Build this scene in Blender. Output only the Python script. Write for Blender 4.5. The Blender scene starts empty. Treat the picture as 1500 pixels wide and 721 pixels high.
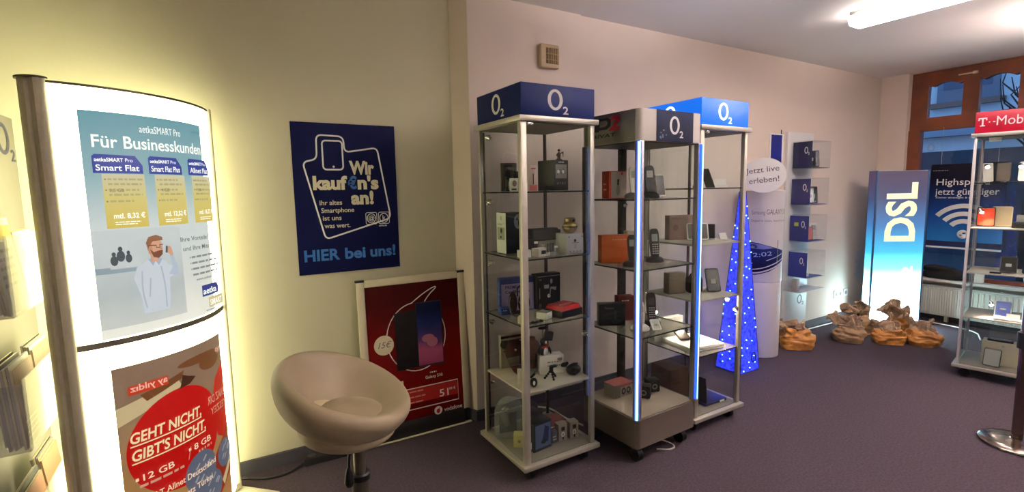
import bpy, bmesh, math, random
from mathutils import Vector, Matrix
from math import sin, cos, pi, radians, sqrt
random.seed(7)
SC = bpy.context.scene
COL = SC.collection

# ------------------------------------------------------------------ camera, world, exposure
cam_d = bpy.data.cameras.new('camera'); cam = bpy.data.objects.new('camera', cam_d); COL.objects.link(cam)
YAW, PITCH, ROLL, FPX = radians(30.82869), radians(-6.355495), radians(-1.067734), 727.7
fw = Vector((sin(YAW)*cos(PITCH), cos(YAW)*cos(PITCH), sin(PITCH)))
r0 = Vector((cos(YAW), -sin(YAW), 0)); u0 = r0.cross(fw)
rt = cos(ROLL)*r0 + sin(ROLL)*u0; up = -sin(ROLL)*r0 + cos(ROLL)*u0
cam.matrix_world = Matrix(((rt.x, up.x, -fw.x, 0), (rt.y, up.y, -fw.y, 0), (rt.z, up.z, -fw.z, 1.46), (0, 0, 0, 1)))
cam_d.sensor_fit = 'HORIZONTAL'; cam_d.sensor_width = 36; cam_d.lens = FPX/1500*36
cam_d.clip_start = .05; cam_d.clip_end = 200
SC.camera = cam
SC.view_settings.view_transform = 'Standard'; SC.view_settings.look = 'None'
SC.view_settings.exposure = 0.15; SC.view_settings.gamma = 1; SC.view_settings.use_curve_mapping = False
try:
    SC.cycles.transparent_max_bounces = 40; SC.cycles.max_bounces = 10; SC.cycles.use_denoising = True
    SC.cycles.caustics_reflective = False; SC.cycles.caustics_refractive = False
    SC.cycles.sample_clamp_indirect = 25
except Exception: pass
W = bpy.data.worlds.new('dusk_sky'); SC.world = W; W.use_nodes = True
wb = W.node_tree.nodes['Background']; wb.inputs[0].default_value = (.20, .42, .78, 1); wb.inputs[1].default_value = 1.6
# strengths of the lamps in the room
S_TUBE, S_SIGN, S_HALO, S_LED, S_BANNER, S_TREE = 18, 6.9, 3.6, 3.2, 30.0, 5.0

# ------------------------------------------------------------------ materials
def lin(h):
    if not isinstance(h, str): return tuple(h)
    h = h.lstrip('#'); o = []; h = h if len(h) == 6 else ''.join(c*2 for c in h)
    for i in (0, 2, 4):
        c = int(h[i:i+2], 16)/255
        o.append(c/12.92 if c <= .04045 else ((c+.055)/1.055)**2.4)
    return tuple(o)
_mc = {}
def mat(name, col, rough=.5, metal=0, em=0, var=.0, vs=20, bump=0, bs=200, spec=.5, coat=0):
    if name in _mc: return _mc[name]
    m = bpy.data.materials.new(name); m.use_nodes = True; _mc[name] = m
    nt = m.node_tree; p = nt.nodes['Principled BSDF']; c = lin(col); kb = .3 if em else 1     # backlit film reflects little
    p.inputs['Base Color'].default_value = (*[x*kb for x in c], 1); p.inputs['Roughness'].default_value = rough
    p.inputs['Metallic'].default_value = metal; p.inputs['Specular IOR Level'].default_value = spec
    if coat: p.inputs['Coat Weight'].default_value = coat
    if em:
        p.inputs['Emission Color'].default_value = (*c, 1); p.inputs['Emission Strength'].default_value = em
    if var or bump:
        tc = nt.nodes.new('ShaderNodeTexCoord')
        if var:
            n = nt.nodes.new('ShaderNodeTexNoise'); n.inputs['Scale'].default_value = vs; n.inputs['Detail'].default_value = 4
            nt.links.new(tc.outputs['Object'], n.inputs['Vector'])
            r = nt.nodes.new('ShaderNodeValToRGB')
            r.color_ramp.elements[0].position = .3; r.color_ramp.elements[1].position = .7
            r.color_ramp.elements[0].color = (*[x*(1-var) for x in c], 1); r.color_ramp.elements[1].color = (*[min(1, x*(1+var)) for x in c], 1)
            nt.links.new(n.outputs['Fac'], r.inputs['Fac']); nt.links.new(r.outputs['Color'], p.inputs['Base Color'])
            if em: nt.links.new(r.outputs['Color'], p.inputs['Emission Color'])
        if bump:
            n = nt.nodes.new('ShaderNodeTexNoise'); n.inputs['Scale'].default_value = bs; n.inputs['Detail'].default_value = 5
            nt.links.new(tc.outputs['Object'], n.inputs['Vector'])
            b = nt.nodes.new('ShaderNodeBump'); b.inputs['Strength'].default_value = bump; b.inputs['Distance'].default_value = .01
            nt.links.new(n.outputs['Fac'], b.inputs['Height']); nt.links.new(b.outputs['Normal'], p.inputs['Normal'])
    return m
def ramp_mat(name, stops, v0, v1, em=0, rough=.4, axis=1, noise=0):
    """printed colour gradient along the print's own UV"""
    if name in _mc: return _mc[name]
    m = bpy.data.materials.new(name); m.use_nodes = True; _mc[name] = m
    nt = m.node_tree; p = nt.nodes['Principled BSDF']; p.inputs['Roughness'].default_value = rough; p.inputs['Specular IOR Level'].default_value = .12
    uv = nt.nodes.new('ShaderNodeUVMap'); uv.uv_map = 'UVMap'
    sp = nt.nodes.new('ShaderNodeSeparateXYZ'); nt.links.new(uv.outputs[0], sp.inputs[0])
    mr = nt.nodes.new('ShaderNodeMapRange'); mr.inputs['From Min'].default_value = v0; mr.inputs['From Max'].default_value = v1
    nt.links.new(sp.outputs[axis], mr.inputs['Value'])
    src = mr.outputs['Result']
    if noise:
        n = nt.nodes.new('ShaderNodeTexNoise'); n.inputs['Scale'].default_value = 12; n.inputs['Detail'].default_value = 3
        nt.links.new(uv.outputs[0], n.inputs['Vector'])
        ma = nt.nodes.new('ShaderNodeMath'); ma.operation = 'MULTIPLY_ADD'; ma.inputs[1].default_value = noise
        nt.links.new(n.outputs['Fac'], ma.inputs[0]); nt.links.new(src, ma.inputs[2]); src = ma.outputs[0]
    r = nt.nodes.new('ShaderNodeValToRGB'); el = r.color_ramp.elements
    while len(el) < len(stops): el.new(.5)
    for e, (q, c) in zip(el, stops): e.position = q; e.color = (*lin(c), 1)
    nt.links.new(src, r.inputs['Fac']); (nt.links.new(r.outputs['Color'], p.inputs['Base Color']) if not em else setattr(p.inputs['Base Color'], 'default_value', (.1, .1, .1, 1)))
    if em:
        nt.links.new(r.outputs['Color'], p.inputs['Emission Color']); p.inputs['Emission Strength'].default_value = em
    return m
def glass_mat(name, tint=(.96, .98, .97), refl=1.0, haze=0, hc=(1, 1, 1)):
    if name in _mc: return _mc[name]
    m = bpy.data.materials.new(name); m.use_nodes = True; _mc[name] = m
    nt = m.node_tree; nt.nodes.remove(nt.nodes['Principled BSDF'])
    t = nt.nodes.new('ShaderNodeBsdfTransparent'); t.inputs[0].default_value = (*tint, 1)
    g = nt.nodes.new('ShaderNodeBsdfGlossy'); g.inputs['Roughness'].default_value = .01
    f = nt.nodes.new('ShaderNodeLayerWeight'); f.inputs['Blend'].default_value = .5
    w = nt.nodes.new('ShaderNodeMath'); w.operation = 'POWER'; w.inputs[1].default_value = 5; nt.links.new(f.outputs['Facing'], w.inputs[0])
    q = nt.nodes.new('ShaderNodeMath'); q.operation = 'MULTIPLY_ADD'; q.inputs[1].default_value = .9*refl; q.inputs[2].default_value = .03*refl; q.use_clamp = True
    nt.links.new(w.outputs[0], q.inputs[0])
    x = nt.nodes.new('ShaderNodeMixShader')
    nt.links.new(q.outputs[0], x.inputs[0]); nt.links.new(t.outputs[0], x.inputs[1]); nt.links.new(g.outputs[0], x.inputs[2])
    out = x
    if haze:
        d = nt.nodes.new('ShaderNodeBsdfDiffuse'); d.inputs[0].default_value = (*hc, 1)
        y = nt.nodes.new('ShaderNodeMixShader'); y.inputs[0].default_value = haze
        nt.links.new(x.outputs[0], y.inputs[1]); nt.links.new(d.outputs[0], y.inputs[2]); out = y
    nt.links.new(out.outputs[0], nt.nodes['Material Output'].inputs[0])
    return m

WALL = mat('cream_wall_paint', '#c9c2a8', .85, var=.02, vs=3, bump=.06, bs=60)
WALL2 = mat('white_wall_paint', '#d8c6ba', .85, var=.02, vs=3, bump=.06, bs=60)
CEIL = mat('ceiling_paint', '#e9e2de', .9, var=.015, vs=2)
CARPET = mat('carpet', '#4b4049', .97, var=.22, vs=90, bump=.5, bs=420, spec=.1)
BASEB = mat('baseboard_grey', '#3f3b45', .7, var=.05)
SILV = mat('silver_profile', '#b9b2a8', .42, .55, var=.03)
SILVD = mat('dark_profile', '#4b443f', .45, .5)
ALU = mat('aluminium', '#c4bba0', .55, .1, var=.05, vs=60)
WHITE = mat('white_plastic', '#e6e2dc', .4, var=.01)
CREAM = mat('cream_leather', '#a39278', .55, var=.03, bump=.05, bs=160)
BLACK = mat('black_plastic', '#121112', .42)
SOFTB = mat('soft_black', '#0e0d0e', .8)
DGREY = mat('dark_grey', '#2e2b2e', .5)
GREY = mat('grey_plastic', '#87837f', .5)
LGREY = mat('light_grey', '#bdb8b2', .5)
CHROME = mat('chrome', '#d8d4d0', .12, 1)
STEEL = mat('brushed_steel', '#8d8880', .3, .9)
BOARD = mat('shelf_board', '#c9c0b2', .6, var=.03)
PLINTH = mat('plinth_beige', '#665a53', .5, .25, var=.03)
GLASS = glass_mat('clear_glass')
SHELF = glass_mat('shelf_glass', (.88, .88, .84), 1.0, .30, (.62, .56, .49))
EDGE = mat('glass_edge', '#25302c', .2)
ACRYL = glass_mat('acrylic', (.98, .985, .99), .5, .004)
ACRYLG = glass_mat('acrylic_milky', (.95, .95, .95), 1.0, .16)
NAVY = mat('navy_print', '#0c1440', .45)
NAVY2 = mat('sign_navy', '#081850', .5, spec=.12)
INKW = mat('white_print', '#ece8e2', .5)
INKC = mat('cream_print', '#e0d6b8', .5)
INKB = mat('blue_print', '#2f6db4', .5)
INKK = mat('black_print', '#151317', .5)
INKN = mat('indigo_print', '#1a1850', .5)
RED = mat('red_print', '#c2140f', .45)
DRED = mat('deep_red_print', '#7d0f10', .4)
ORANGE = mat('orange_card', '#c65a22', .55)
REDO = mat('red_orange_card', '#c4391c', .55)
GOLD = mat('gold_metal', '#a88f5e', .28, .8)
BURLAP = mat('burlap', '#bd9c80', .95, var=.25, vs=60, bump=.8, bs=300)
JUTED = mat('dull_jute_bag', '#aa8662', .7, var=.2, vs=25, bump=.5, bs=120)
JUTE = mat('jute_bag', '#c98742', .34, var=.22, vs=22, bump=.35, bs=90)
SCREEN = mat('dark_screen', '#1c1a20', .12)

# ------------------------------------------------------------------ mesh building
class MB:
    def __init__(s): s.bm = bmesh.new(); s.uv = None
    def _x(s, vs, M):
        if M is not None: bmesh.ops.transform(s.bm, matrix=M, verts=vs)
    def box(s, c, d, rz=0, bev=0, M=None, seg=2):
        r = bmesh.ops.create_cube(s.bm, size=1); v = r['verts']
        bmesh.ops.scale(s.bm, vec=d, verts=v)
        if bev:
            e = list({e for q in v for e in q.link_edges})
            r2 = bmesh.ops.bevel(s.bm, geom=e, offset=bev, segments=seg, affect='EDGES', profile=.5)
            v = list({q for f in r2['faces'] for q in f.verts} | {q for q in v if q.is_valid})
        X = Matrix.Translation(c) @ Matrix.Rotation(rz, 4, 'Z')
        bmesh.ops.transform(s.bm, matrix=(M @ X if M is not None else X), verts=v)
        return s
    def cyl(s, p0, p1, r0, r1=None, seg=20):
        p0 = Vector(p0); p1 = Vector(p1); r1 = r0 if r1 is None else r1; d = p1-p0
        M = Matrix.Translation((p0+p1)/2) @ d.to_track_quat('Z', 'Y').to_matrix().to_4x4()
        bmesh.ops.create_cone(s.bm, cap_ends=True, segments=seg, radius1=r0, radius2=r1, depth=d.length, matrix=M)
        return s
    def ball(s, c, r, sc=(1, 1, 1), sub=2, M=None):
        X = Matrix.Translation(c) @ Matrix.Diagonal((*sc, 1))
        bmesh.ops.create_icosphere(s.bm, subdivisions=sub, radius=r, matrix=(M @ X if M is not None else X)); return s
    def grid(s, fn, nu, nv, cu=False, cv=False):
        V = [[s.bm.verts.new(fn(i/(nu if cu else nu-1), j/(nv if cv else nv-1))) for j in range(nv)] for i in range(nu)]
        for i in range(nu if cu else nu-1):
            for j in range(nv if cv else nv-1):
                a, b, c, d = V[i][j], V[(i+1) % nu][j], V[(i+1) % nu][(j+1) % nv], V[i][(j+1) % nv]
                try: s.bm.faces.new((a, b, c, d))
                except ValueError: pass
        return V
    def lathe(s, prof, c=(0, 0, 0), seg=28, sx=1, sy=1, fn=None):
        c = Vector(c); n = len(prof); V = []
        for i in range(seg):
            a = 2*pi*i/seg; row = []
            for r, z in prof:
                p = Vector((r*cos(a)*sx, r*sin(a)*sy, z))
                if fn: p = fn(p)
                row.append(s.bm.verts.new(p+c))
            V.append(row)
        for i in range(seg):
            for j in range(n-1):
                s.bm.faces.new((V[i][j], V[(i+1) % seg][j], V[(i+1) % seg][j+1], V[i][j+1]))
        for j in (0, n-1):
            if prof[j][0] > 1e-5:
                try: s.bm.faces.new([V[i][j] for i in range(seg)])
                except ValueError: pass
        return s
    def tube(s, pts, r, seg=8, closed=False, smooth=0):
        P = [Vector(p) for p in pts]
        for _ in range(smooth):
            Q = [] if closed else [P[0]]
            N = len(P)
            for i in range(N if closed else N-1):
                a, b = P[i], P[(i+1) % N]; Q += [a*.75+b*.25, a*.25+b*.75]
            if not closed: Q.append(P[-1])
            P = Q
        n = len(P); rows = []; pu = None
        for i, p in enumerate(P):
            if closed: t = P[(i+1) % n]-P[i-1]
            else: t = P[min(i+1, n-1)]-P[max(i-1, 0)]
            t.normalize()
            if pu is None: pu = t.orthogonal().normalized()
            pu = (pu - t*pu.dot(t)).normalized(); w = t.cross(pu)
            rr = r[i*len(r)//n] if isinstance(r, (list, tuple)) else r
            rows.append([s.bm.verts.new(p+rr*(cos(2*pi*k/seg)*pu+sin(2*pi*k/seg)*w)) for k in range(seg)])
        for i in range(n if closed else n-1):
            for k in range(seg):
                s.bm.faces.new((rows[i][k], rows[i][(k+1) % seg], rows[(i+1) % n][(k+1) % seg], rows[(i+1) % n][k]))
        if not closed:
            s.bm.faces.new(rows[0][::-1]); s.bm.faces.new(rows[-1])
        return s
    def prism(s, pts, h, M=None):
        """2D outline in local xy, thickness h along +z, then moved by M"""
        M = M or Matrix()
        a = [s.bm.verts.new(M @ Vector((x, y, 0))) for x, y in pts]; b = [s.bm.verts.new(M @ Vector((x, y, h))) for x, y in pts]
        n = len(pts)
        s.bm.faces.new(a[::-1]); s.bm.faces.new(b)
        for i in range(n): s.bm.faces.new((a[i], a[(i+1) % n], b[(i+1) % n], b[i]))
        return s
    def build(s, name, m, parent=None, smooth=False, label=None, bev=0, **kw):
        bmesh.ops.recalc_face_normals(s.bm, faces=s.bm.faces[:])
        me = bpy.data.meshes.new(name); s.bm.to_mesh(me); s.bm.free()
        for mm in (m if isinstance(m, (list, tuple)) else [m]): me.materials.append(mm)
        o = bpy.data.objects.new(name, me); COL.objects.link(o); o.parent = parent
        if smooth:
            me.polygons.foreach_set('use_smooth', [True]*len(me.polygons))
            if smooth != 'all':
                try: me.set_sharp_from_angle(angle=radians(38))
                except Exception: pass
        if label: o['label'] = label
        for k, v in kw.items(): o[k] = v
        return o
def thing(name, label, cat, loc=(0, 0, 0), rz=0, group=None, rot=None):
    o = bpy.data.objects.new(name, None); COL.objects.link(o); o.location = loc; o.empty_display_size = .05
    o.rotation_euler = rot if rot else (0, 0, rz)
    o['label'] = label; o['category'] = cat
    if group: o['group'] = group
    return o
def tag(o, label, cat, group=None):
    o['label'] = label; o['category'] = cat
    if group: o['group'] = group
    return o
def struct(o): o['kind'] = 'structure'; return o
def B(name, c, d, m, parent=None, **k):
    kk = {q: k.pop(q) for q in ('rz', 'bev', 'M') if q in k}
    return MB().box(c, d, **kk).build(name, m, parent, smooth=bool(kk.get('bev')), **k)
def rrect(w, h, r, n=5, x=0, y=0):
    P = []
    for cx, cy, a0 in ((w/2-r, h/2-r, 0), (-w/2+r, h/2-r, 90), (-w/2+r, -h/2+r, 180), (w/2-r, -h/2+r, 270)):
        for i in range(n+1):
            a = radians(a0+90*i/n); P.append((x+cx+r*cos(a), y+cy+r*sin(a)))
    return P
def rpoly(P, r, n=5):
    out = []; N = len(P)
    for i in range(N):
        p, a, b = Vector(P[i]), Vector(P[i-1]), Vector(P[(i+1) % N])
        q = min(r, (a-p).length*.45, (b-p).length*.45); A = p+(a-p).normalized()*q; C = p+(b-p).normalized()*q
        for k in range(n+1):
            t = k/n; out.append(tuple(A*(1-t)**2+p*2*t*(1-t)+C*t*t))
    return out
def ell(a, b, n=32, x=0, y=0): return [(x+a*cos(2*pi*i/n), y+b*sin(2*pi*i/n)) for i in range(n)]
def place(loc=(0, 0, 0), rx=0, ry=0, rz=0):
    return Matrix.Translation(loc) @ Matrix.Rotation(rz, 4, 'Z') @ Matrix.Rotation(ry, 4, 'Y') @ Matrix.Rotation(rx, 4, 'X')

# ------------------------------------------------------------------ flat prints (posters, signs, lettering)
_tx = {}
def text2d(s, bold=0.0):
    k = (s, bold)
    if k in _tx: return _tx[k]
    cu = bpy.data.curves.new('t', 'FONT'); cu.body = s; cu.size = 1; cu.offset = bold; cu.resolution_u = 3; cu.space_line = 1
    ob = bpy.data.objects.new('t', cu); COL.objects.link(ob)
    dg = bpy.context.evaluated_depsgraph_get(); me = ob.evaluated_get(dg).to_mesh()
    V = [(v.co.x, v.co.y) for v in me.vertices]; Fc = [tuple(p.vertices) for p in me.polygons]
    ob.evaluated_get(dg).to_mesh_clear(); bpy.data.objects.remove(ob); bpy.data.curves.remove(cu)
    if not V: V = [(0, 0)]
    x0 = min(v[0] for v in V); x1 = max(v[0] for v in V)
    _tx[k] = ([(x-x0, y) for x, y in V], Fc, x1-x0)
    return _tx[k]
class Sheet:
    """prints laid on a surface: S(u, v, h) gives the point at (u, v) lifted h off it"""
    def __init__(s, parent, S, cuts=None): s.p = parent; s.S = S; s.cuts = cuts; s.d = {}; s.layer = 0
    def _g(s, name, m):
        if name not in s.d: s.layer += 1; s.d[name] = (bmesh.new(), m, s.layer)
        return s.d[name][0]
    def face(s, name, m, pts):
        b = s._g(name, m); b.faces.new([b.verts.new((x, y, 0)) for x, y in pts]); return s
    def nx(s, *names):
        """the next print of that name becomes a part of its own"""
        for n in (names or [k for k in s.d if not k.endswith('|')]):
            if n in s.d: s.d[n+'|'*(1+sum(k.rstrip('|') == n for k in s.d))] = s.d.pop(n)
        return s
    def rect(s, name, m, u0, v0, u1, v1): return s.face(name, m, [(u0, v0), (u1, v0), (u1, v1), (u0, v1)])
    def ring(s, name, m, x, y, a, b, ia, ib, n=36, a0=0, a1=360, rot=0):
        g = s._g(name, m); full = abs(a1-a0) >= 360; N = n if full else n+1; c, q = cos(rot), sin(rot)
        R = []
        for i in range(N):
            t = radians(a0+(a1-a0)*i/n); row = []
            for A, Bb in ((a, b), (ia, ib)):
                px, py = A*cos(t), Bb*sin(t); row.append(g.verts.new((x+px*c-py*q, y+px*q+py*c, 0)))
            R.append(row)
        for i in range(n):
            j = (i+1) % N; g.faces.new((R[i][0], R[j][0], R[j][1], R[i][1]))
        return s
    def disc(s, name, m, x, y, a, b=None, n=32): return s.face(name, m, ell(a, b or a, n, x, y))
    def stroke(s, name, m, pts, w, closed=False, sm=0):
        P = [Vector((x, y)) for x, y in pts]
        for _ in range(sm):
            Q = [] if closed else [P[0]]
            for i in range(len(P) if closed else len(P)-1):
                a, b = P[i], P[(i+1) % len(P)]; Q += [a*.75+b*.25, a*.25+b*.75]
            if not closed: Q.append(P[-1])
            P = Q
        g = s._g(name, m); n = len(P); R = []
        for i, p in enumerate(P):
            a = (P[(i+1) % n]-P[i-1]) if closed else (P[min(i+1, n-1)]-P[max(i-1, 0)])
            a.normalize(); nn = Vector((-a.y, a.x))*w/2
            R.append((g.verts.new((*(p+nn), 0)), g.verts.new((*(p-nn), 0))))
        for i in range(n if closed else n-1):
            j = (i+1) % n; g.faces.new((R[i][0], R[j][0], R[j][1], R[i][1]))
        return s
    def text(s, name, m, t, u, v, size, bold=0, al='L', rot=0, fit=None, mirror=False, shear=0, join=False):
        if not join: s.nx(name)
        V, Fc, w = text2d(t, bold); sx = size
        if fit: sx = fit/max(w, 1e-6)
        off = {'L': 0, 'C': -w/2, 'R': -w}[al]; c, q = cos(rot), sin(rot); g = s._g(name, m); vs = []
        for x, y in V:
            X = (x+off)*sx+y*size*shear; Y = y*size
            if mirror: X = -X
            vs.append(g.verts.new((u+X*c-Y*q, v+X*q+Y*c, 0)))
        for f in Fc:
            try: g.faces.new([vs[i] for i in f])
            except ValueError: pass
        return s
    def lines(s, name, m, u0, u1, v, n, dv, h, rag=.3):
        """rows of print too small to read: broken word strokes"""
        s.nx(name)
        for i in range(n):
            x = u0; end = u1-(u1-u0)*rag*random.random()
            while x < end:
                w = min(end-x, (u1-u0)*random.uniform(.08, .22)); s.rect(name, m, x, v-i*dv, x+w, v-i*dv+h); x += w+h*.7
        return s
    def O2(s, name, m, x, y, h, wscale=1, rot=0):
        """an upright ring letter with a small subscript two, h = ring height"""
        a = h*.36*wscale; b = h/2; c, q = cos(rot), sin(rot)
        s.ring(name, m, x, y, a, b, a*.58, b*.74, rot=rot)
        dx, dy = a*1.02, -h*.66
        s.text(name, m, '2', x+dx*c-dy*q, y+dx*q+dy*c, h*.52, .02, rot=rot, fit=h*.27*wscale, join=True)
        return s
    def finish(s, step=.0006, base=.0006):
        out = {}
        for name, (b, m, L) in s.d.items():
            name = name.rstrip('|')
            if s.cuts:
                for cu in s.cuts:
                    bmesh.ops.bisect_plane(b, geom=b.verts[:]+b.edges[:]+b.faces[:], plane_co=(cu, 0, 0), plane_no=(1, 0, 0))
            ul = b.loops.layers.uv.new('UVMap')
            for f in b.faces:
                for l in f.loops: l[ul].uv = (l.vert.co.x, l.vert.co.y)
            h = base+step*L
            for v in b.verts: v.co = s.S(v.co.x, v.co.y, h)
            me = bpy.data.meshes.new(name); b.to_mesh(me); b.free(); me.materials.append(m)
            o = bpy.data.objects.new(name, me); COL.objects.link(o); o.parent = s.p; out[name] = o
        return out
def plane(O, U, V):
    O = Vector(O); U = Vector(U).normalized(); V = Vector(V).normalized(); N = U.cross(V)
    return lambda u, v, h: O+U*u+V*v+N*h
def front(x, y, z): return plane((x, y, z), (1, 0, 0), (0, 0, 1))      # faces -y
def leftf(x, y, z): return plane((x, y, z), (0, -1, 0), (0, 0, 1))     # faces -x, u runs towards -y
def topf(x, y, z): return plane((x, y, z), (1, 0, 0), (0, 1, 0))       # faces up

# ================================================================== THE ROOM
H = 2.62
struct(MB().box((2.5, -.55, -.03), (8.6, 7, .06)).build('floor', CARPET))
struct(MB().box((2.5, -.55, H+.03), (8.6, 7, .06)).build('ceiling', CEIL))
struct(MB().box((-1.74, -.55, H/2), (.08, 7, H)).build('wall_left', WALL))
struct(MB().box((2.5, -4.04, H/2), (8.6, .08, H)).build('wall_front', WALL2))
struct(MB().box((-.2, 2.9, H/2), (3.02, .08, H)).build('wall_alcove', WALL))
struct(MB().prism([(1.292, 2.861), (1.35, 2.73), (2.2, 2.73), (2.2, 2.94), (1.292, 2.94)], H).build('wall_pier', WALL2))
struct(MB().box((4.4, 2.845, H/2), (4.4, .2, H)).build('wall_back', WALL2))
wr = MB()
wr.box((6.62, 2.715, H/2), (.34, .45, H)); wr.box((6.69, 1.2, .23), (.2, 2.6, .46)); wr.box((6.62, -2.05, H/2), (.34, 4, H))
struct(wr.build('wall_right', WALL2))
struct(MB().box((-.2, 2.852, .035), (2.98, .016, .07)).build('baseboard_alcove', BASEB))
struct(MB().prism([(1.281, 2.845), (1.34, 2.718), (2.2, 2.718), (2.2, 2.735), (1.35, 2.735), (1.292, 2.861)], .07).build('baseboard_pier', BASEB))
struct(MB().box((4.325, 2.738, .035), (4.25, .016, .07)).build('baseboard_back', BASEB))
bb = MB(); bb.box((6.442, 2.615, .035), (.016, .25, .07)); bb.box((6.582, 1.2, .035), (.016, 2.58, .07))
struct(bb.build('baseboard_right', BASEB))

# window with a row of small panes along the top
WOOD = mat('brown_window_wood', '#6e3418', .42, var=.25, vs=6, coat=.2)
WGLASS = glass_mat('window_glass', (.93, .96, 1), .9)
win = bpy.data.objects.new('window_1', None); COL.objects.link(win); struct(win)
YZ = lambda X0: Matrix(((0, 0, 1, X0), (1, 0, 0, 0), (0, 1, 0, 0), (0, 0, 0, 1)))
edges = []
y = 2.345
for k in range(5): edges.append((y-.285, y)); y -= .41
f = MB()
def wave(t): return 2.458+.034*max(0, sin(pi*min(1, max(0, (t-.15)/.7))))**.8+(.012*(1-abs(t-.0)/.12) if t < .12 else 0)+(.02*(1-abs(1-t)/.1) if t > .9 else 0)
f.box((6.57, 1.395, 2.60), (.07, 2.19, .03))
prev = 2.49
for (a, b) in edges:
    f.box((6.57, (prev+b)/2, 2.363), (.07, prev-b, .446)); prev = a
    top = [(a+(b-a)*i/24, wave(i/24)) for i in range(25)]
    f.prism(top+[(b, 2.587), (a, 2.587)], .06, YZ(6.54))
f.box((6.57, (prev+.3)/2, 2.363), (.07, prev-.3, .446))
f.box((6.57, 1.395, 2.075), (.075, 2.19, .135)); f.box((6.56, 2.44, 1.24), (.09, .11, 1.56)); f.box((6.57, .96, 1.24), (.07, .1, 1.56))
f.box((6.57, 1.395, .478), (.07, 2.19, .036)); f.box((6.57, .34, 1.24), (.07, .09, 1.56))
fr = f.build('window_frame', WOOD, win)
for (a, b) in edges: B('pane', (6.575, (a+b)/2, 2.32), (.006, b-a+.01, .4), WGLASS, win)
for a, b in ((1.0, 2.4), (.38, .92)): B('pane', (6.575, (a+b)/2, 1.27), (.006, b-a, 1.5), WGLASS, win)
hd = MB(); hd.cyl((6.52, 2.10, 2.535), (6.52, 1.985, 2.535), .007); hd.cyl((6.52, 1.99, 2.535), (6.52, 1.95, 2.535), .014); hd.cyl((6.54, 1.97, 2.535), (6.50, 1.97, 2.535), .012)
hd.build('latch_bar', mat('cream_latch', '#c9b79a', .4), win, smooth=True)
struct(MB().box((6.52, 1.4, .445), (.2, 2.2, .03), bev=.006).build('trim_1', mat('sill_white', '#cfcac4', .5)))
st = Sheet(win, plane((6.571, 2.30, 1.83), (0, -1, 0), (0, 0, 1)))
st.ring('glass_ring', mat('pale_ring', '#9fb6cc', .6), 0, 0, .032, .042, .02, .03); st.finish()  # pale flat ring on the window glass

# radiator below the sill
RADW = mat('radiator_white', '#d3d3cd', .4)
rad = thing('radiator', 'white panel radiator on the wall below the window sill', 'radiator', (6.46, 1.45, .06))
B('panel', (.03, 0, .16), (.05, 1.66, .3), RADW, rad, bev=.006)
rb = MB()
for i in range(40): rb.box((.004, -.8+i*.041, .16), (.012, .022, .27), bev=.004, seg=1)
rb.build('ribs', RADW, rad, smooth=True)
B('top_grille', (.045, 0, .318), (.075, 1.66, .014), RADW, rad, bev=.003)
for s in (-.6, .6): B('bracket', (.075, s, -.0), (.03, .03, .12), RADW, rad)

# outside: the house across the street at dusk and a bare tree
FAC = mat('facade_render', '#c9ccd0', .9, var=.05, vs=2); FGL = mat('facade_glass', '#3f4c66', .15)
bl = thing('building', 'pale house front across the street seen through the window', 'building', (13, 0, 0))
B('facade', (.5, 3, 4), (1, 16, 9.4), FAC, bl)
def fwin(y, z, w, h):
    g = MB().box((-.03, y, z), (.06, w, h)).build('window', mat('facade_frame', '#6a6f80', .6), bl)
    B('pane', (-.04, y, z+.1), (.06, w-.2, h-.3), FGL, g)
    B('window_sill', (-.06, y, z-h/2-.05), (.16, w+.2, .1), mat('facade_sill', '#7b5f56', .7), bl)
for y in (4.02, .9, 7.2): fwin(y, 3.75, .95, 1.35)
B('cornice', (-.1, 3, 2.5), (.25, 16, .22), mat('facade_cornice', '#8d93a3', .8), bl)
B('shop_front', (-.02, 3, .9), (.08, 15, 2.4), mat('facade_dark', '#2b3040', .5), bl)
MB().box((20, 0, -.06), (27, 40, .1)).build('street', mat('asphalt', '#3a3d44', .9, var=.1))['kind'] = 'structure'
tr = thing('tree', 'bare dark street tree behind the second upper window pane', 'tree', (10.2, 2.35, 0))
BARK = mat('bark', '#241f22', .9)
tb = MB(); tb.tube([(0, 0, 0), (.03, .02, 1.2), (0, -.05, 2.4)], [.09, .08, .06, .05], smooth=1)
tb.build('trunk', BARK, tr, smooth=True)
br = MB()
for i in range(26):
    a = random.uniform(0, 2*pi); z0 = random.uniform(1.7, 2.5); l = random.uniform(.3, .75); e = Vector((l*cos(a)*.6, l*sin(a)*.6, z0+l*1.0))
    br.tube([(0, 0, z0), (e.x*.5, e.y*.4, z0+l*.6), e, e+Vector((random.uniform(-.2, .2), random.uniform(-.2, .2), .25))], [.022, .016, .01, .006], seg=5)
br.build('branches', BARK, tr, smooth=True)

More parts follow.
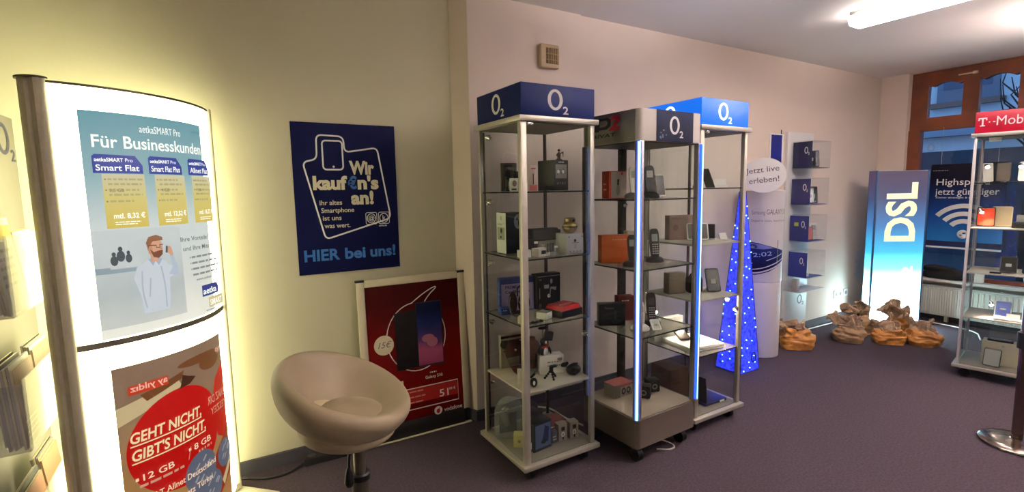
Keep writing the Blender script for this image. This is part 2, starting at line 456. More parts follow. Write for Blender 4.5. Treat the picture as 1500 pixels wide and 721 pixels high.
# ceiling lights: one in view, the unseen rest added to brighten ceiling and walls
def ceiling_light(x, y, L, label, group='ceiling batten lights', drop=0, k=1, ku=1, rz=0):
    tube = mat('lit_diffuser_%g' % k, (1, .91, .85), .3, em=S_TUBE*k); tubeu = mat('lit_diffuser_up_%g' % ku, (1, .91, .85), .3, em=S_TUBE*ku)
    t = thing('ceiling_light', label, 'lamp', (x, y, H-drop), rz, group=group)
    if drop:
        for q in (-.5, .5): m = MB(); m.cyl((0, q, -.002), (0, q, drop), .004, seg=8); m.build('suspension_rod', STEEL, t)
        B('trough', (0, 0, -.036), (.34, L+.02, .008), WHITE, t)  # opaque trough shaped so the added uplights shine mostly upward
        for q in (-.166, .166): B('trough_side', (q, 0, -.006), (.008, L+.02, .06), WHITE, t)
        for q in (-.1, .1): B('upper_diffuser', (q, 0, -.02), (.06, L-.02, .02), tubeu, t)
    B('housing', (0, 0, -.017), (.13, L, .034), mat('lamp_housing', '#8f8b86', .4), t, bev=.003)
    o_ = .007 if drop else 0; p = [(-.085, -.034-o_), (-.085, -.062), (-.065, -.09), (.065, -.09), (.085, -.062), (.085, -.034-o_)]
    d = MB().prism(p, L-.01, Matrix(((1, 0, 0, 0), (0, 0, 1, -L/2+.005), (0, 1, 0, 0), (0, 0, 0, 1))))
    d.build('diffuser', tube, t)
    for s in (-1, 1): B('end_clip', (-.06, s*(L/2-.02), -.036), (.03, .02, .02), WHITE, t)
ceiling_light(3.86, 1.07, 1.53, 'long lit ceiling light running towards the window corner')
ceiling_light(5.1, .08, 1.53, 'added unseen ceiling uplight by the window, right of the frame', drop=.33, k=.25, ku=9)
ceiling_light(2.45, .05, 1.53, 'unseen uplight above the display cabinets, added to brighten the ceiling', drop=.33, k=.15, ku=16)
ceiling_light(.6, -2.4, 1.53, 'added unseen ceiling uplight behind the camera', drop=.4, k=.08, ku=4)

# ================================================================== LIT CURVED SIGN
SA, SB, SBULGE = Vector((-.462, 2.215)), Vector((0, 2.68)), .11
SL = (SB-SA).length; SR = (SL*SL/4+SBULGE**2)/(2*SBULGE); SH = math.asin(SL/2/SR); ARC = 2*SH*SR
sign = thing('light_sign', 'tall lit sign with curved white face and two posters', 'sign', ((SA.x+SB.x)/2, (SA.y+SB.y)/2, 0), math.atan2(SB.y-SA.y, SB.x-SA.x))
def sface(u, v, h, side=1):
    a = (u/ARC-.5)*2*SH
    return Vector(((SR+h)*sin(a), -side*((SR+h)*cos(a)-SR+SBULGE), v))
FACE = mat('lit_sign_face', (1, .98, .58), .35, em=S_SIGN)
FACEB = mat('lit_sign_back', (1, .98, .55), .35, em=S_SIGN*1.3)
def panel_mesh(z0, z1, side):
    m = MB(); m.grid(lambda i, j: sface(.004+i*(ARC-.008), z0+j*(z1-z0), 0, side), 33, 2); m.grid(lambda i, j: sface(.004+i*(ARC-.008), z0+j*(z1-z0), -.004, side), 33, 2); return m
for z0, z1 in ((.05, .928), (.95, 1.84)):
    panel_mesh(z0, z1, 1).build('lit_panel', FACE, sign, smooth=True); panel_mesh(z0, z1, -1).build('back_panel', FACEB, sign, smooth=True)
for s in (1, -1):
    m = MB(); m.grid(lambda i, j: sface(i*ARC, .928+j*.022, .003, s), 33, 2); m.build('middle_bar', mat('sign_bar', '#6d665c', .5, .3), sign, smooth=True)
# end posts: grooved round aluminium profiles
for x, s in ((-SL/2-.018, -1), (SL/2+.006, 1)):
    w = .034 if s < 0 else .014
    pm = MB(); prof = []
    for i in range(28):
        a = 2*pi*i/28; r = 1.0
        if s < 0 and (abs(a-3.75) < .2): r = .72
        prof.append((w*r*cos(a)*.85, w*r*sin(a)*1.3))
    pm.prism(prof, 1.82, Matrix.Translation((x, 0, .03))); pm.build('end_post', ALU, sign, smooth=True)
cap = MB(); out = [sface(ARC*i/32, 0, .006).xy for i in range(33)] + [sface(ARC*(1-i/32), 0, .006, -1).xy for i in range(33)]
cap.prism([tuple(p) for p in out], .008, Matrix.Translation((0, 0, 1.84)))
cap.prism(ell(.036, .05, 24), .006, Matrix.Translation((-SL/2-.018, 0, 1.846)))
cap.build('top_cap', mat('sign_cap', '#5d5646', .5, .4), sign)
for x in (-SL/2+.05, SL/2-.02): B('foot', (x, -.06, .012), (.11, .32, .024), mat('sign_foot', '#cdc6ae', .45), sign, bev=.008)
B('rail', (0, 0, .045), (SL, .03, .03), ALU, sign)
# posters on the lit face; u runs along the arc in metres, v is height
G = ARC
cuts = [ARC*i/40 for i in range(1, 40)]
sprint_ = lambda u, v, h: sface(.0445*ARC+.9696*u, v, h)
P1 = Sheet(sign, sprint_, cuts); E1 = .72
def em(n, c, e=E1): return mat('backlit_'+n, c, .4, em=e)
P1.rect('business_poster', ramp_mat('backlit_teal_fade', [(0, '#f2f1e2'), (.22, '#d9dcd2'), (.5, '#ced8d6'), (.72, '#8fb4ba'), (1, '#5e9aa6')], .955, 1.762, em=.8), .085*G, .955, .81*G, 1.762)
P1.rect('office_picture', ramp_mat('backlit_office', [(0, '#d8dad0'), (.5, '#b9c3c2'), (1, '#cdd6d4')], .99, 1.34, em=.75, noise=.3), .087*G, .99, .53*G, 1.34)
P1.rect('office_picture', em('shade', '#b0b8b6'), .0875*G, 1.335, .5*G, 1.345)
for x, z, s in ((.20, 1.25, 1), (.17, 1.235, .9), (.235, 1.24, .8)):
    P1.disc('colleagues', em('dark', '#4a5358'), x*G, z, .013*s, .02*s); P1.disc('colleagues', em('dark', '#4a5358'), x*G, z+.026*s, .007*s, .009*s)
P1.rect('desk', em('desk', '#93a5ad'), .088*G, 1.19, .27*G, 1.205); P1.rect('desk', em('desk', '#93a5ad'), .088*G, 1.205, .15*G, 1.212)
P1.text('headline', em('white', '#f1f3ea', 1.0), 'Für Businesskunden', .128*G, 1.638, .062, .012, fit=.655*G)
P1.text('subline', em('white', '#f1f3ea', 1.0), 'aetkaSMART Pro', .345*G, 1.70, .038, 0, fit=.25*G)
P1.text('corner_mark', em('dimteal', '#4d7f8b'), 'aetkaSMART', .69*G, 1.722, .018, 0, fit=.1*G)
for (a, b, t, y0, y1, pr_) in ((.121, .343, 'Smart Flat', .153, .345, 'mtl. 8,32 €'), (.366, .565, 'Smart Flat Plus', .39, .575, 'mtl. 12,52 €'), (.6, .80, 'Allnet Flat', .618, .808, 'mtl. 16,72 €')):
    P1.nx()
    P1.face('price_tab', em('tab', '#3b4a9c'), [(a*G, 1.548), (b*G, 1.548), (b*G, 1.578), (b*G-.024, 1.612), (a*G+.008, 1.614), (a*G, 1.606)])
    P1.text('tab_brand_line', em('white', '#f1f3ea', 1.0), 'aetkaSMART', a*G+.006, 1.589, .018, .02, fit=(b-a)*G*.55)
    P1.text('tab_brand_line', em('white', '#f1f3ea', 1.0), 'Pro', a*G+(b-a)*G*.63, 1.589, .018, 0)
    P1.text('tab_title', em('white', '#f1f3ea', 1.0), t, a*G+.008, 1.557, .03, .015, fit=(b-a)*G*.86)
    P1.rect('price_box', ramp_mat('backlit_yellow', [(0, '#d9c14a'), (.6, '#d8ca76'), (1, '#d0cba8')], 1.352, 1.545, em=.8), y0*G, 1.352, y1*G, 1.545)
    P1.lines('price_details', em('olive', '#b0a878'), y0*G+.016, y1*G-.008, 1.523, 2, .017, .007)
    P1.lines('price_details', em('olive', '#b0a878'), y0*G+.016, y1*G-.008, 1.485, 2, .017, .007)
    P1.lines('price_details', em('olive', '#b0a878'), y0*G+.016, y1*G-.03, 1.445, 1, .017, .007)
    for z in (1.526, 1.488, 1.448): P1.nx('price_details'); P1.disc('price_details', em('olive2', '#8d8862'), y0*G+.008, z, .003)
    P1.text('data_volume', em('olive2', '#8d8862'), '3,5 GB' if a < .2 else ('4 GB' if a < .5 else '7 GB'), y0*G+.017, 1.482, .016, .02)
    P1.text('price', em('white', '#f1f3ea', 1.0), pr_, y0*G+.022, 1.387, .026, .02, fit=(y1-y0)*G*.74)
    P1.lines('price_small_print', em('white', '#f1f3ea', 1.0), y0*G+.024, y1*G-.02, 1.372, 2, .008, .003)
# photo of a bearded man on the phone
mx = .335*G
SK = em('skin', '#d3a184'); 
P1.face('man_shirt', em('shirt', '#c9d3da'), [(mx-.05, 1.03), (mx-.055, 1.1), (mx-.072, 1.165), (mx-.06, 1.205), (mx-.02, 1.228), (mx+.005, 1.222), (mx+.03, 1.225), (mx+.055, 1.2), (mx+.075, 1.185), (mx+.082, 1.165), (mx+.05, 1.15), (mx+.045, 1.06), (mx+.04, 1.03)])
for pts in ([(-.045, 1.19), (-.05, 1.12), (-.04, 1.05)], [(.02, 1.2), (.03, 1.12), (.028, 1.04)], [(-.02, 1.16), (-.028, 1.09)]):
    P1.nx('shirt_fold'); P1.stroke('shirt_fold', em('fold', '#aab8c4'), [(mx+x_, z_) for x_, z_ in pts], .005, False, 2)
P1.face('shirt_collar', em('collar', '#9fb1c2'), [(mx-.022, 1.23), (mx-.008, 1.205), (mx+.002, 1.222), (mx-.012, 1.236)]); P1.nx('shirt_collar'); P1.face('shirt_collar', em('collar', '#9fb1c2'), [(mx+.002, 1.222), (mx+.012, 1.204), (mx+.026, 1.226), (mx+.014, 1.234)])
P1.face('man_arm', em('shirt2', '#b3c2cf'), [(mx+.045, 1.165), (mx+.08, 1.155), (mx+.086, 1.18), (mx+.066, 1.24), (mx+.054, 1.236), (mx+.064, 1.195)])
P1.face('man_neck', SK, [(mx-.014, 1.222), (mx+.012, 1.22), (mx+.014, 1.252), (mx-.014, 1.252)])
P1.disc('man_head', SK, mx+.004, 1.272, .026, .038)
P1.disc('man_ear', em('skin2', '#c08a6d'), mx-.018, 1.27, .005, .009)
P1.face('face_shade', em('skin3', '#c4906f'), [(mx-.02, 1.252), (mx-.022, 1.29), (mx-.008, 1.296), (mx-.006, 1.25)]); P1.face('man_nose', em('skin3', '#c4906f'), [(mx+.018, 1.28), (mx+.027, 1.264), (mx+.018, 1.264)])
P1.face('man_beard', em('beard', '#7a4a33'), [(mx-.016, 1.268), (mx-.004, 1.256), (mx+.014, 1.26), (mx+.028, 1.262), (mx+.026, 1.244), (mx+.012, 1.232), (mx-.006, 1.238)])
P1.face('man_hair', em('hair', '#8e5f40'), [(mx-.022, 1.268), (mx-.028, 1.292), (mx-.018, 1.314), (mx+.008, 1.32), (mx+.03, 1.31), (mx+.03, 1.298), (mx-.004, 1.297), (mx-.014, 1.286)])
P1.stroke('man_glasses', em('specs', '#3a2c28'), [(mx-.018, 1.283), (mx+.006, 1.281), (mx+.006, 1.272), (mx+.018, 1.272), (mx+.018, 1.282), (mx+.03, 1.282)], .003)
P1.disc('man_hand', SK, mx+.052, 1.258, .009, .016); P1.face('man_hand', SK, [(mx+.052, 1.236), (mx+.066, 1.236), (mx+.062, 1.256), (mx+.05, 1.254)])
P1.face('man_phone', em('dark', '#4a5358'), [(mx+.036, 1.25), (mx+.043, 1.248), (mx+.046, 1.274), (mx+.039, 1.276)])
P1.text('advantage_line', em('text', '#5c6566'), 'Ihre Vorteile für Sie', .475*G, 1.283, .026, .008, fit=.305*G)
P1.text('advantage_line', em('text', '#5c6566'), 'und Ihre Mitarbeiter', .485*G, 1.245, .026, .008, fit=.30*G)
P1.lines('advantage_details', em('text2', '#8b9291'), .535*G, .79*G, 1.212, 4, .024, .008)
for z in (1.216, 1.192, 1.168): P1.nx('advantage_details'); P1.disc('advantage_details', em('text2', '#8b9291'), .525*G, z, .003)
P1.text('web_line', em('text', '#5c6566'), 'www.aetkasmart.de', .55*G, 1.118, .014, .01, fit=.2*G)
P1.face('logo_tab', em('logotab', '#39438e'), [(.585*G, 1.045), (.735*G, 1.045), (.735*G, 1.075), (.72*G, 1.092), (.585*G, 1.092)])
P1.text('logo_text', em('white', '#f1f3ea', 1.0), 'aetka', .592*G, 1.054, .036, .02, fit=.12*G)
P1.rect('logo_box', em('logoyellow', '#d6cc9a'), .63*G, .993, .775*G, 1.036)
P1.text('logo_box_text', em('white', '#f1f3ea', 1.0), 'SMART', .64*G, 1.001, .034, .015, fit=.12*G)
P1.lines('logo_small_print', em('text2', '#8b9291'), .6*G, .78*G, .982, 1, .01, .004)
P1.finish()
P2 = Sheet(sign, sprint_, cuts)
P2.rect('orange_poster', ramp_mat('backlit_amber', [(0, '#a5552c'), (.35, '#b8823f'), (.7, '#a87a45'), (1, '#8a6a4c')], .06, .842, em=.62, noise=.35), .105*G, .06, .835*G, .842)
P2.rect('orange_poster', em('sand', '#c2a068', .6), .11*G, .56, .25*G, .62)
P2.face('table_edge', em('cream2', '#d0bd8f', .6), [(.107*G, .62), (.107*G, .69), (.42*G, .74), (.45*G, .70)])
P2.face('poster_shade', em('umber', '#7a4a25', .55), [(.25*G, .69), (.45*G, .73), (.47*G, .76), (.22*G, .72)])
P2.disc('hair_shade', em('umber', '#7a4a25', .55), .68*G, .75, .07, .035); P2.disc('hair_shade', em('umber', '#7a4a25', .55), .6*G, .78, .12, .018)
P2.disc('tomato', em('tomato', '#bf0e0a', .65), .42*G, .49, .205, .205, 48)
P2.face('tomato', em('tomato', '#bf0e0a', .65), [(.66*G, .55), (.72*G, .66), (.832*G, .72), (.832*G, .35), (.7*G, .4)])
P2.face('tomato_stalk', em('stalk', '#4a2716', .5), [(.43*G, .69), (.5*G, .695), (.545*G, .716), (.49*G, .73), (.455*G, .742), (.445*G, .715)])
P2.face('shadow_patch', em('brick', '#98301a', .6), [(.68*G, .34), (.832*G, .42), (.832*G, .2), (.6*G, .1), (.55*G, .25)])
for x, z, r in ((.53, .30, .085), (.76, .30, .06), (.6, .2, .07)):
    P2.disc('blue_berries', em('greyblue', '#686e80', .55), x*G, z, r, r*1.05)
    for k in range(6): P2.stroke('berry_sheen', em('greyblue2', '#a3a3a3', .6), [(x*G+r*.5*cos(k+.4), z+r*.5*sin(k*1.3)), (x*G+r*.5*cos(k+.4)+.02, z+r*.5*sin(k*1.3)+.02)], .008)
P2.nx('table_edge'); P2.face('table_edge', em('cream2', '#d0bd8f', .6), [(.7*G, .19), (.832*G, .27), (.832*G, .24), (.72*G, .16)])
P2.rect('brand_tag', em('tagred', '#c43a1c', .7), .165*G, .73, .365*G, .765)
P2.text('mirrored_brand', em('pinkw', '#e0b09a', .8), 'ay yıldız', .36*G, .742, .034, .02, mirror=True, fit=.185*G)
P2.text('corner_brand', em('pinkw', '#e0b09a', .8), 'ayyı', .735*G, .775, .034, .02, fit=.08*G)
t = em('slogan', '#dccb9c', .9)
P2.text('slogan', t, 'GEHT NICHT,', .148*G, .545, .058, .022, fit=.405*G, shear=.12)
P2.text('slogan', t, "GIBT'S NICHT,", .148*G, .477, .058, .022, fit=.43*G, shear=.12)
P2.stroke('underline', t, [(.148*G, .535), (.55*G, .535)], .005); P2.stroke('underline', t, [(.148*G, .467), (.575*G, .467)], .005)
P2.text('mirrored_slogan', em('rosew', '#cf9c80', .7), 'ZNAZ DIR', .81*G, .565, .05, .01, mirror=True, fit=.2*G)
P2.text('mirrored_slogan', em('rosew', '#cf9c80', .7), 'YESZEY', .81*G, .515, .045, .0, mirror=True, fit=.18*G)
for s_, x, z, w in (('12 GB', .19, .392, .16), ('8 GB', .475, .415, .13), ('FLAT Allnet Deutschland', .19, .305, .44), ('FLAT Festnetz Türkei', .19, .245, .4)):
    P2.text('offer_line', em('offer', '#e8c9a8', .9), s_, x*G, z, .036, .012, fit=w*G); P2.rect('offer_bullet', em('offer', '#e8c9a8', .9), (x-.035)*G, z+.006, (x-.02)*G, z+.018)
P2.lines('offer_small_print', em('rosew', '#cf9c80', .7), .17*G, .42*G, .37, 1, .01, .01); P2.lines('offer_small_print', em('rosew', '#cf9c80', .7), .5*G, .62*G, .395, 1, .01, .01)
P2.stroke('offer_divider', em('rosew', '#cf9c80', .7), [(.43*G, .39), (.45*G, .44)], .003)
P2.finish()

# ================================================================== LEAFLET STAND at the left edge
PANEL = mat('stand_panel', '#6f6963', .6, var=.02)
ls = thing('leaflet_stand', 'pale grey leaflet stand with dark ring logo at the left edge', 'display stand', (-.68, 2.06, 0))
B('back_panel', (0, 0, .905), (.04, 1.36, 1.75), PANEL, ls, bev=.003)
B('base_plate', (-.0, 0, .015), (.12, 1.36, .03), GREY, ls, bev=.004)
q = Sheet(ls, plane((.02, .66, 1.66), (0, 1, 0), (0, 0, 1)))
q.O2('ring_logo', mat('logo_ink', '#1c1b3c', .5), -.115, .03, .12, 1.55); q.finish()
def holder(z, h, d, y0=.005, y1=.415):
    m = MB(); m.box((.02+d, (y0+y1)/2, z+h*.45), (.004, y1-y0, h*.9)); m.box((.02+d/2, (y0+y1)/2, z), (d, y1-y0, .004))
    m.box((.02+d/2, y0, z+h*.42), (d, .004, h*.84)); m.box((.02+d/2, y1, z+h*.42), (d, .004, h*.84))
    return m.build('leaflet_holder', ACRYLG, ls)
holder(1.10, .28, .11); holder(.67, .26, .11); holder(.28, .24, .11)
PAPER = [mat('paper_cream', '#c9bd9c', .6), mat('paper_brown', '#7d6455', .6), mat('paper_slate', '#5b5a5e', .6), mat('paper_yellow', '#c6ad4a', .6), mat('paper_grey', '#a7a29a', .6), mat('paper_copper', '#8c5a42', .6), mat('paper_ink', '#211d26', .6)]
def leaflets(loc, n, cols, h, w, label, lean=-.1, cover=None, th=.006):
    for i in range(n):
        t = thing('brochure', label(i), 'brochure', (loc[0]-i*(th+.0012), loc[1], loc[2]), group='brochures in the leaflet stand')
        dz = random.uniform(.002, .022) if i else 0.001
        M = Matrix.Rotation(lean, 4, 'Y') @ Matrix.Translation((0, 0, h/2+dz))
        c = PAPER[cols[i % len(cols)]]
        B('pages', (0, random.uniform(-.003, .003), 0), (th, w, h), PAPER[4] if i % 2 else PAPER[0], t, M=M)
        o = B('cover', (th/2+.0004, 0, 0), (.0008, w, h), c, t, M=M)
        if i == 0 and cover:
            MM = M; s = Sheet(t, lambda u, v, k: MM @ Vector((th/2+.0008+k, u, v))); cover(s, w, h); s.finish()
def cov_text(s, w, h):
    s.rect('yellow_band', PAPER[3], -w/2+.004, h*.28, w/2-.004, h*.42); s.lines('cover_print', mat('print_grey', '#6d6a66', .6), -w/2+.02, w/2-.02, h*.14, 5, h*.09, h*.035)
def cov_pic(s, w, h): s.rect('cover_picture', mat('olive_picture', '#5d5640', .6), -w*.3, h*.02, w*.12, h*.26); s.lines('cover_print', PAPER[0], -w/2+.02, w/2-.03, -h*.2, 4, h*.07, h*.02)
LST = ['front', 'second', 'third', 'fourth', 'fifth', 'sixth', 'seventh']
leaflets((-.562, 2.165, 1.104), 5, [4, 3, 3, 5, 6], .30, .188, lambda i: ['white brochure with yellow band, front of the upper left holder', 'yellow brochure just behind the white one in upper left holder', 'tall yellow brochure, third from the front in upper left holder', 'copper brochure, fourth from the front in the upper left holder', 'dark brochure at the back of the upper left holder'][i], cover=cov_text)
leaflets((-.562, 2.372, 1.104), 2, [4, 3], .25, .188, lambda i: ['grey brochure beside the curved sign in the upper holder', 'yellow brochure behind the grey one by the curved sign'][i], cover=cov_pic)
leaflets((-.562, 2.165, .674), 7, [1, 4, 2, 4, 2, 4, 6], .26, .188, lambda i: LST[i]+' brochure from the aisle in the middle holder\'s left stack', cover=cov_pic, lean=-.05)
leaflets((-.562, 2.372, .674), 4, [1, 4, 4, 6], .27, .188, lambda i: LST[i]+' brochure from the aisle in the middle holder\'s right stack', cover=cov_pic, lean=-.05)
leaflets((-.562, 2.165, .284), 4, [5, 6, 6, 2], .24, .188, lambda i: LST[i]+' brochure from the aisle in the lowest holder\'s left stack', lean=-.1)
leaflets((-.562, 2.372, .284), 4, [5, 1, 6, 6], .26, .188, lambda i: LST[i]+' brochure from the aisle in the lowest holder\'s right stack', lean=-.1)

# ================================================================== WALL POSTER
po = thing('wall_poster', 'dark blue poster with phone outline on the cream wall', 'poster', (.368, 2.858, 1.025), group=None)
B('sheet', (.28, -.002, .408), (.556, .003, .816), mat('poster_blue', '#070d3c', .6, spec=.12), po)
s = Sheet(po, front(0, -.0035, 0))
s.stroke('outline', INKW, rpoly([(.052, .607), (.125, .622), (.128, .752), (.268, .747), (.272, .662), (.452, .692), (.515, .29), (.148, .188)], .03), .0085, True)
s.stroke('phone_outline', INKW, rrect(.105, .155, .018, 5, .208, .645), .0085, True); s.disc('phone_button', INKW, .21, .583, .006)
s.text('headline', INKC, 'Wir', .292, .545, .098, .045, fit=.138)
s.text('headline', INKC, 'kauf', .097, .462, .098, .045, fit=.18); s.text('headline', INKC, "n's", .333, .462, .098, .045, fit=.118)
s.text('headline', INKC, 'an!', .293, .378, .098, .045, fit=.126)
s.text('euro_letter', INKB, '€', .281, .464, .09, .04, fit=.048)
for i, t in enumerate(('Ihr altes', 'Smartphone', 'ist uns', 'was wert.')):
    s.text('subline', INKC, t, .125+.006*i, .376-.042*i, .036, .014, fit=(.118, .175, .098, .138)[i])
for x, ch in ((.40, '@'), (.472, 'k')):
    s.stroke('round_badge', INKW, rrect(.062, .066, .008, 3, x, .293), .003, True); s.ring('round_badge', INKW, x, .293, .026, .028, .022, .024)
    s.text('badge_letter', INKW, ch, x, .283, .036, .004, al='C')
s.text('web_line', INKW, 'aetka.de', .44, .245, .014, .01)
s.text('footer', INKB, 'HIER', .03, .075, .085, .03, fit=.185); s.text('footer', INKB, 'bei', .243, .075, .085, .03, fit=.113); s.text('footer', INKB, 'uns!', .383, .075, .085, .03, fit=.147)
s.finish()

# ================================================================== LEANING FRAMED POSTER
vf = thing('framed_poster', 'red phone poster in a white snap frame leaning on the wall', 'poster frame', (.655, 2.775, .0), rot=(radians(-3.2), 0, radians(-1.2)))
VW, VH = .66, .97
for c, d in (((.022, 0, VH/2), (.044, .022, VH)), ((VW-.022, 0, VH/2+.045), (.044, .022, VH-.09)), ((VW/2, 0, VH-.022), (VW-.088, .022, .044))):
    B('frame_bar', c, d, mat('frame_cream', '#d8cdb2', .45), vf, bev=.006)
B('bottom_bar', (VW/2, 0, .05), (VW-.088, .022, .1), mat('frame_black', '#141113', .5), vf, bev=.004)
B('bottom_edge', (VW/2, -.012, .004), (VW, .02, .006), mat('frame_cream', '#d8cdb2', .45), vf)
B('poster_sheet', (VW/2, -.001, VH/2+.028), (VW-.08, .006, VH-.14), DRED, vf)
for x in (.02, VW-.02): B('corner_cap', (x, -.0, VH-.005), (.05, .026, .014), BLACK, vf, rz=0, bev=.003)
s = Sheet(vf, front(0, -.0045, 0))
s.rect('poster_print', ramp_mat('red_fade', [(0, '#3c0607'), (.35, '#7d0d0a'), (.7, '#6d0d0b'), (1, '#430808')], .1, .93, noise=.3), .044, .1, VW-.044, VH-.044)
cx_, cy_ = .335, .60
s.ring('ring_outline', INKW, cx_, cy_, .185, .21, .179, .204, a0=95, a1=398); s.stroke('ring_outline', INKW, [(cx_-.02, cy_+.207), (cx_+.06, cy_+.26), (cx_+.13, cy_+.292), (cx_+.14, cy_+.285), (cx_+.09, cy_+.245), (cx_+.055, cy_+.20), (cx_+.04, cy_+.15)], .006, False, 1)
s.face('phone_back', mat('print_phone_black', '#0a0708', .3), [(cx_-.13, cy_-.19), (cx_+.01, cy_-.185), (cx_+.01, cy_+.165), (cx_-.13, cy_+.155)])
s.rect('phone_front', mat('print_phone_edge', '#1b1722', .3), cx_+.0, cy_-.19, cx_+.165, cy_+.205)
s.rect('phone_screen', ramp_mat('phone_wallpaper', [(0, '#8d2f5b'), (.35, '#b0557a'), (.5, '#5a3d78'), (.75, '#27306b'), (1, '#161d45')], cy_-.18, cy_+.2, noise=.25), cx_+.005, cy_-.18, cx_+.16, cy_+.197)
s.disc('screen_bloom', mat('bloom_pink', '#b86a84', .4), cx_+.07, cy_-.02, .04, .025); s.disc('screen_bloom', mat('bloom_pink', '#b86a84', .4), cx_+.095, cy_-.045, .035, .03)
s.disc('price_badge', INKC, cx_-.2, cy_-.02, .058); s.text('badge_price', mat('pen_grey', '#6d6a60', .6), '15€', cx_-.235, cy_-.035, .05, .0, fit=.07, shear=.3)
s.rect('sticker', INKW, .12, .27, .235, .285); s.text('sticker_text', RED, 'MEISTER', .125, .325, .022, .02, fit=.11); s.rect('sticker_back', INKC, .12, .255, .235, .35)
s.text('sticker_text', RED, 'KUNDEN', .125, .298, .022, .02, fit=.1); s.text('sticker_text', RED, 'GB!', .165, .26, .036, .03, fit=.065)
s.rect('offer_panel', mat('offer_red', '#b01a16', .4), .13, .20, .58, .29); s.stroke('offer_border', INKW, [(.13, .165), (.58, .165), (.58, .292), (.13, .292)], .006, True)
s.text('offer_price', INKW, '51', .455, .205, .065, .01, fit=.06); s.text('offer_price', INKW, '99 €', .52, .235, .022, .01)
[s.lines('offer_details', mat('rose_print', '#d88f86', .5), .15, .42, .268-.032*q_, 1, .032, .008) for q_ in range(3)]
s.text('phone_name', INKW, 'Galaxy S10', .37, .335, .026, .008, fit=.11); s.lines('phone_name', INKW, .40, .45, .366, 1, .01, .008)
s.disc('maker_mark', INKW, .44, .125, .026); s.disc('maker_drop', RED, .44, .122, .012, .014); s.face('maker_drop', RED, [(.433, .128), (.455, .146), (.447, .126)])
s.text('maker_name', INKW, 'vodafone', .478, .11, .036, .004, fit=.12)
s.finish()

# ================================================================== BAR STOOL
stool = thing('bar_stool', 'cream leather swivel stool with bucket seat in front of red poster', 'stool', (.385, 1.75, 0))
TIL = radians(23); yaw_c = YAW
def tiltf(off, zc, t=TIL, ax=-YAW):
    R_ = Matrix.Rotation(ax, 3, 'Z') @ Matrix.Rotation(t, 3, 'Y') @ Matrix.Rotation(-ax, 3, 'Z')
    return lambda p: R_ @ p + Vector((off[0], off[1], zc))
prof = [(.0, -.07), (.045, -.068), (.07, -.06), (.11, -.035), (.155, .01), (.19, .045), (.215, .062), (.232, .058), (.243, .04), (.243, .018), (.232, -.01), (.212, -.045), (.18, -.078), (.14, -.098), (.08, -.11), (0, -.11)]
def smooth_prof(P, n=2):
    for _ in range(n):
        Q = [P[0]]
        for a, b in zip(P, P[1:]): Q += [(a[0]*.75+b[0]*.25, a[1]*.75+b[1]*.25), (a[0]*.25+b[0]*.75, a[1]*.25+b[1]*.75)]
        Q.append(P[-1]); P = Q
    return P
m = MB(); m.lathe(smooth_prof(prof), seg=48, fn=tiltf((-.045, .02), .745)); m.build('bucket_seat', CREAM, stool, smooth='all')
m = MB(); m.lathe(smooth_prof([(0, -.05), (.13, -.05), (.165, -.03), (.17, 0), (.15, .03), (.08, .06), (0, .06)]), seg=40, fn=tiltf((-.03, .0), .655, radians(5))); m.build('seat_cushion', CREAM, stool, smooth='all')
fnh = tiltf((-.045, .02), .745)
m = MB(); m.lathe([(.0, 0), (.05, 0), (.066, .004), (.066, .0), (.05, -.006), (0, -.006)], seg=24, sx=1.35, sy=.6, fn=lambda p: fnh(p+Vector((-.0, .02, -.055)))); m.build('seat_opening', mat('cream_seat_lining', '#cdbd93', .6), stool, smooth=True)  # seat floor lining in a paler cream than the leather
m = MB(); m.ball(fnh(Vector((.03, .03, -.05))), .012, (1, 1, .5)); m.build('seat_screw', BLACK, stool, smooth='all')
m = MB(); m.tube([fnh(Vector((x+.02, .03+x*.15, -.050+(.35*max(0, x-.04))))) for x in (.03, .06, .09)], .003); m.build('seam', mat('seam_tan', '#a38f66', .7), stool, smooth=True)
m = MB(); m.cyl((0, 0, .44), (0, 0, .63), .021); m.build('gas_piston', mat('piston_steel', '#7f786a', .3, .8), stool, smooth=True)
m = MB(); m.cyl((0, 0, .03), (0, 0, .445), .031); m.build('column', mat('column_steel', '#6d6759', .3, .8), stool, smooth=True)
m = MB(); m.lathe([(.036, .435), (.036, .455), (.031, .46), (.02, .46)], seg=24); m.build('collar', BLACK, stool, smooth=True)
m = MB(); m.lathe([(0, 0), (.2, 0), (.21, .006), (.2, .014), (.1, .03), (.035, .05), (0, .05)], seg=40); m.build('foot_disc', CHROME, stool, smooth=True)
m = MB(); m.tube([(-.02, -.02, .585), (-.04, -.03, .56), (-.045, -.035, .50)], .005, smooth=1); m.build('lever', BLACK, stool, smooth=True)
m = MB(); m.lathe([(0, .435), (.012, .437), (.017, .45), (.014, .48), (.006, .505), (0, .507)], c=(-.046, -.036, 0), seg=16); m.build('lever_knob', BLACK, stool, smooth=True)

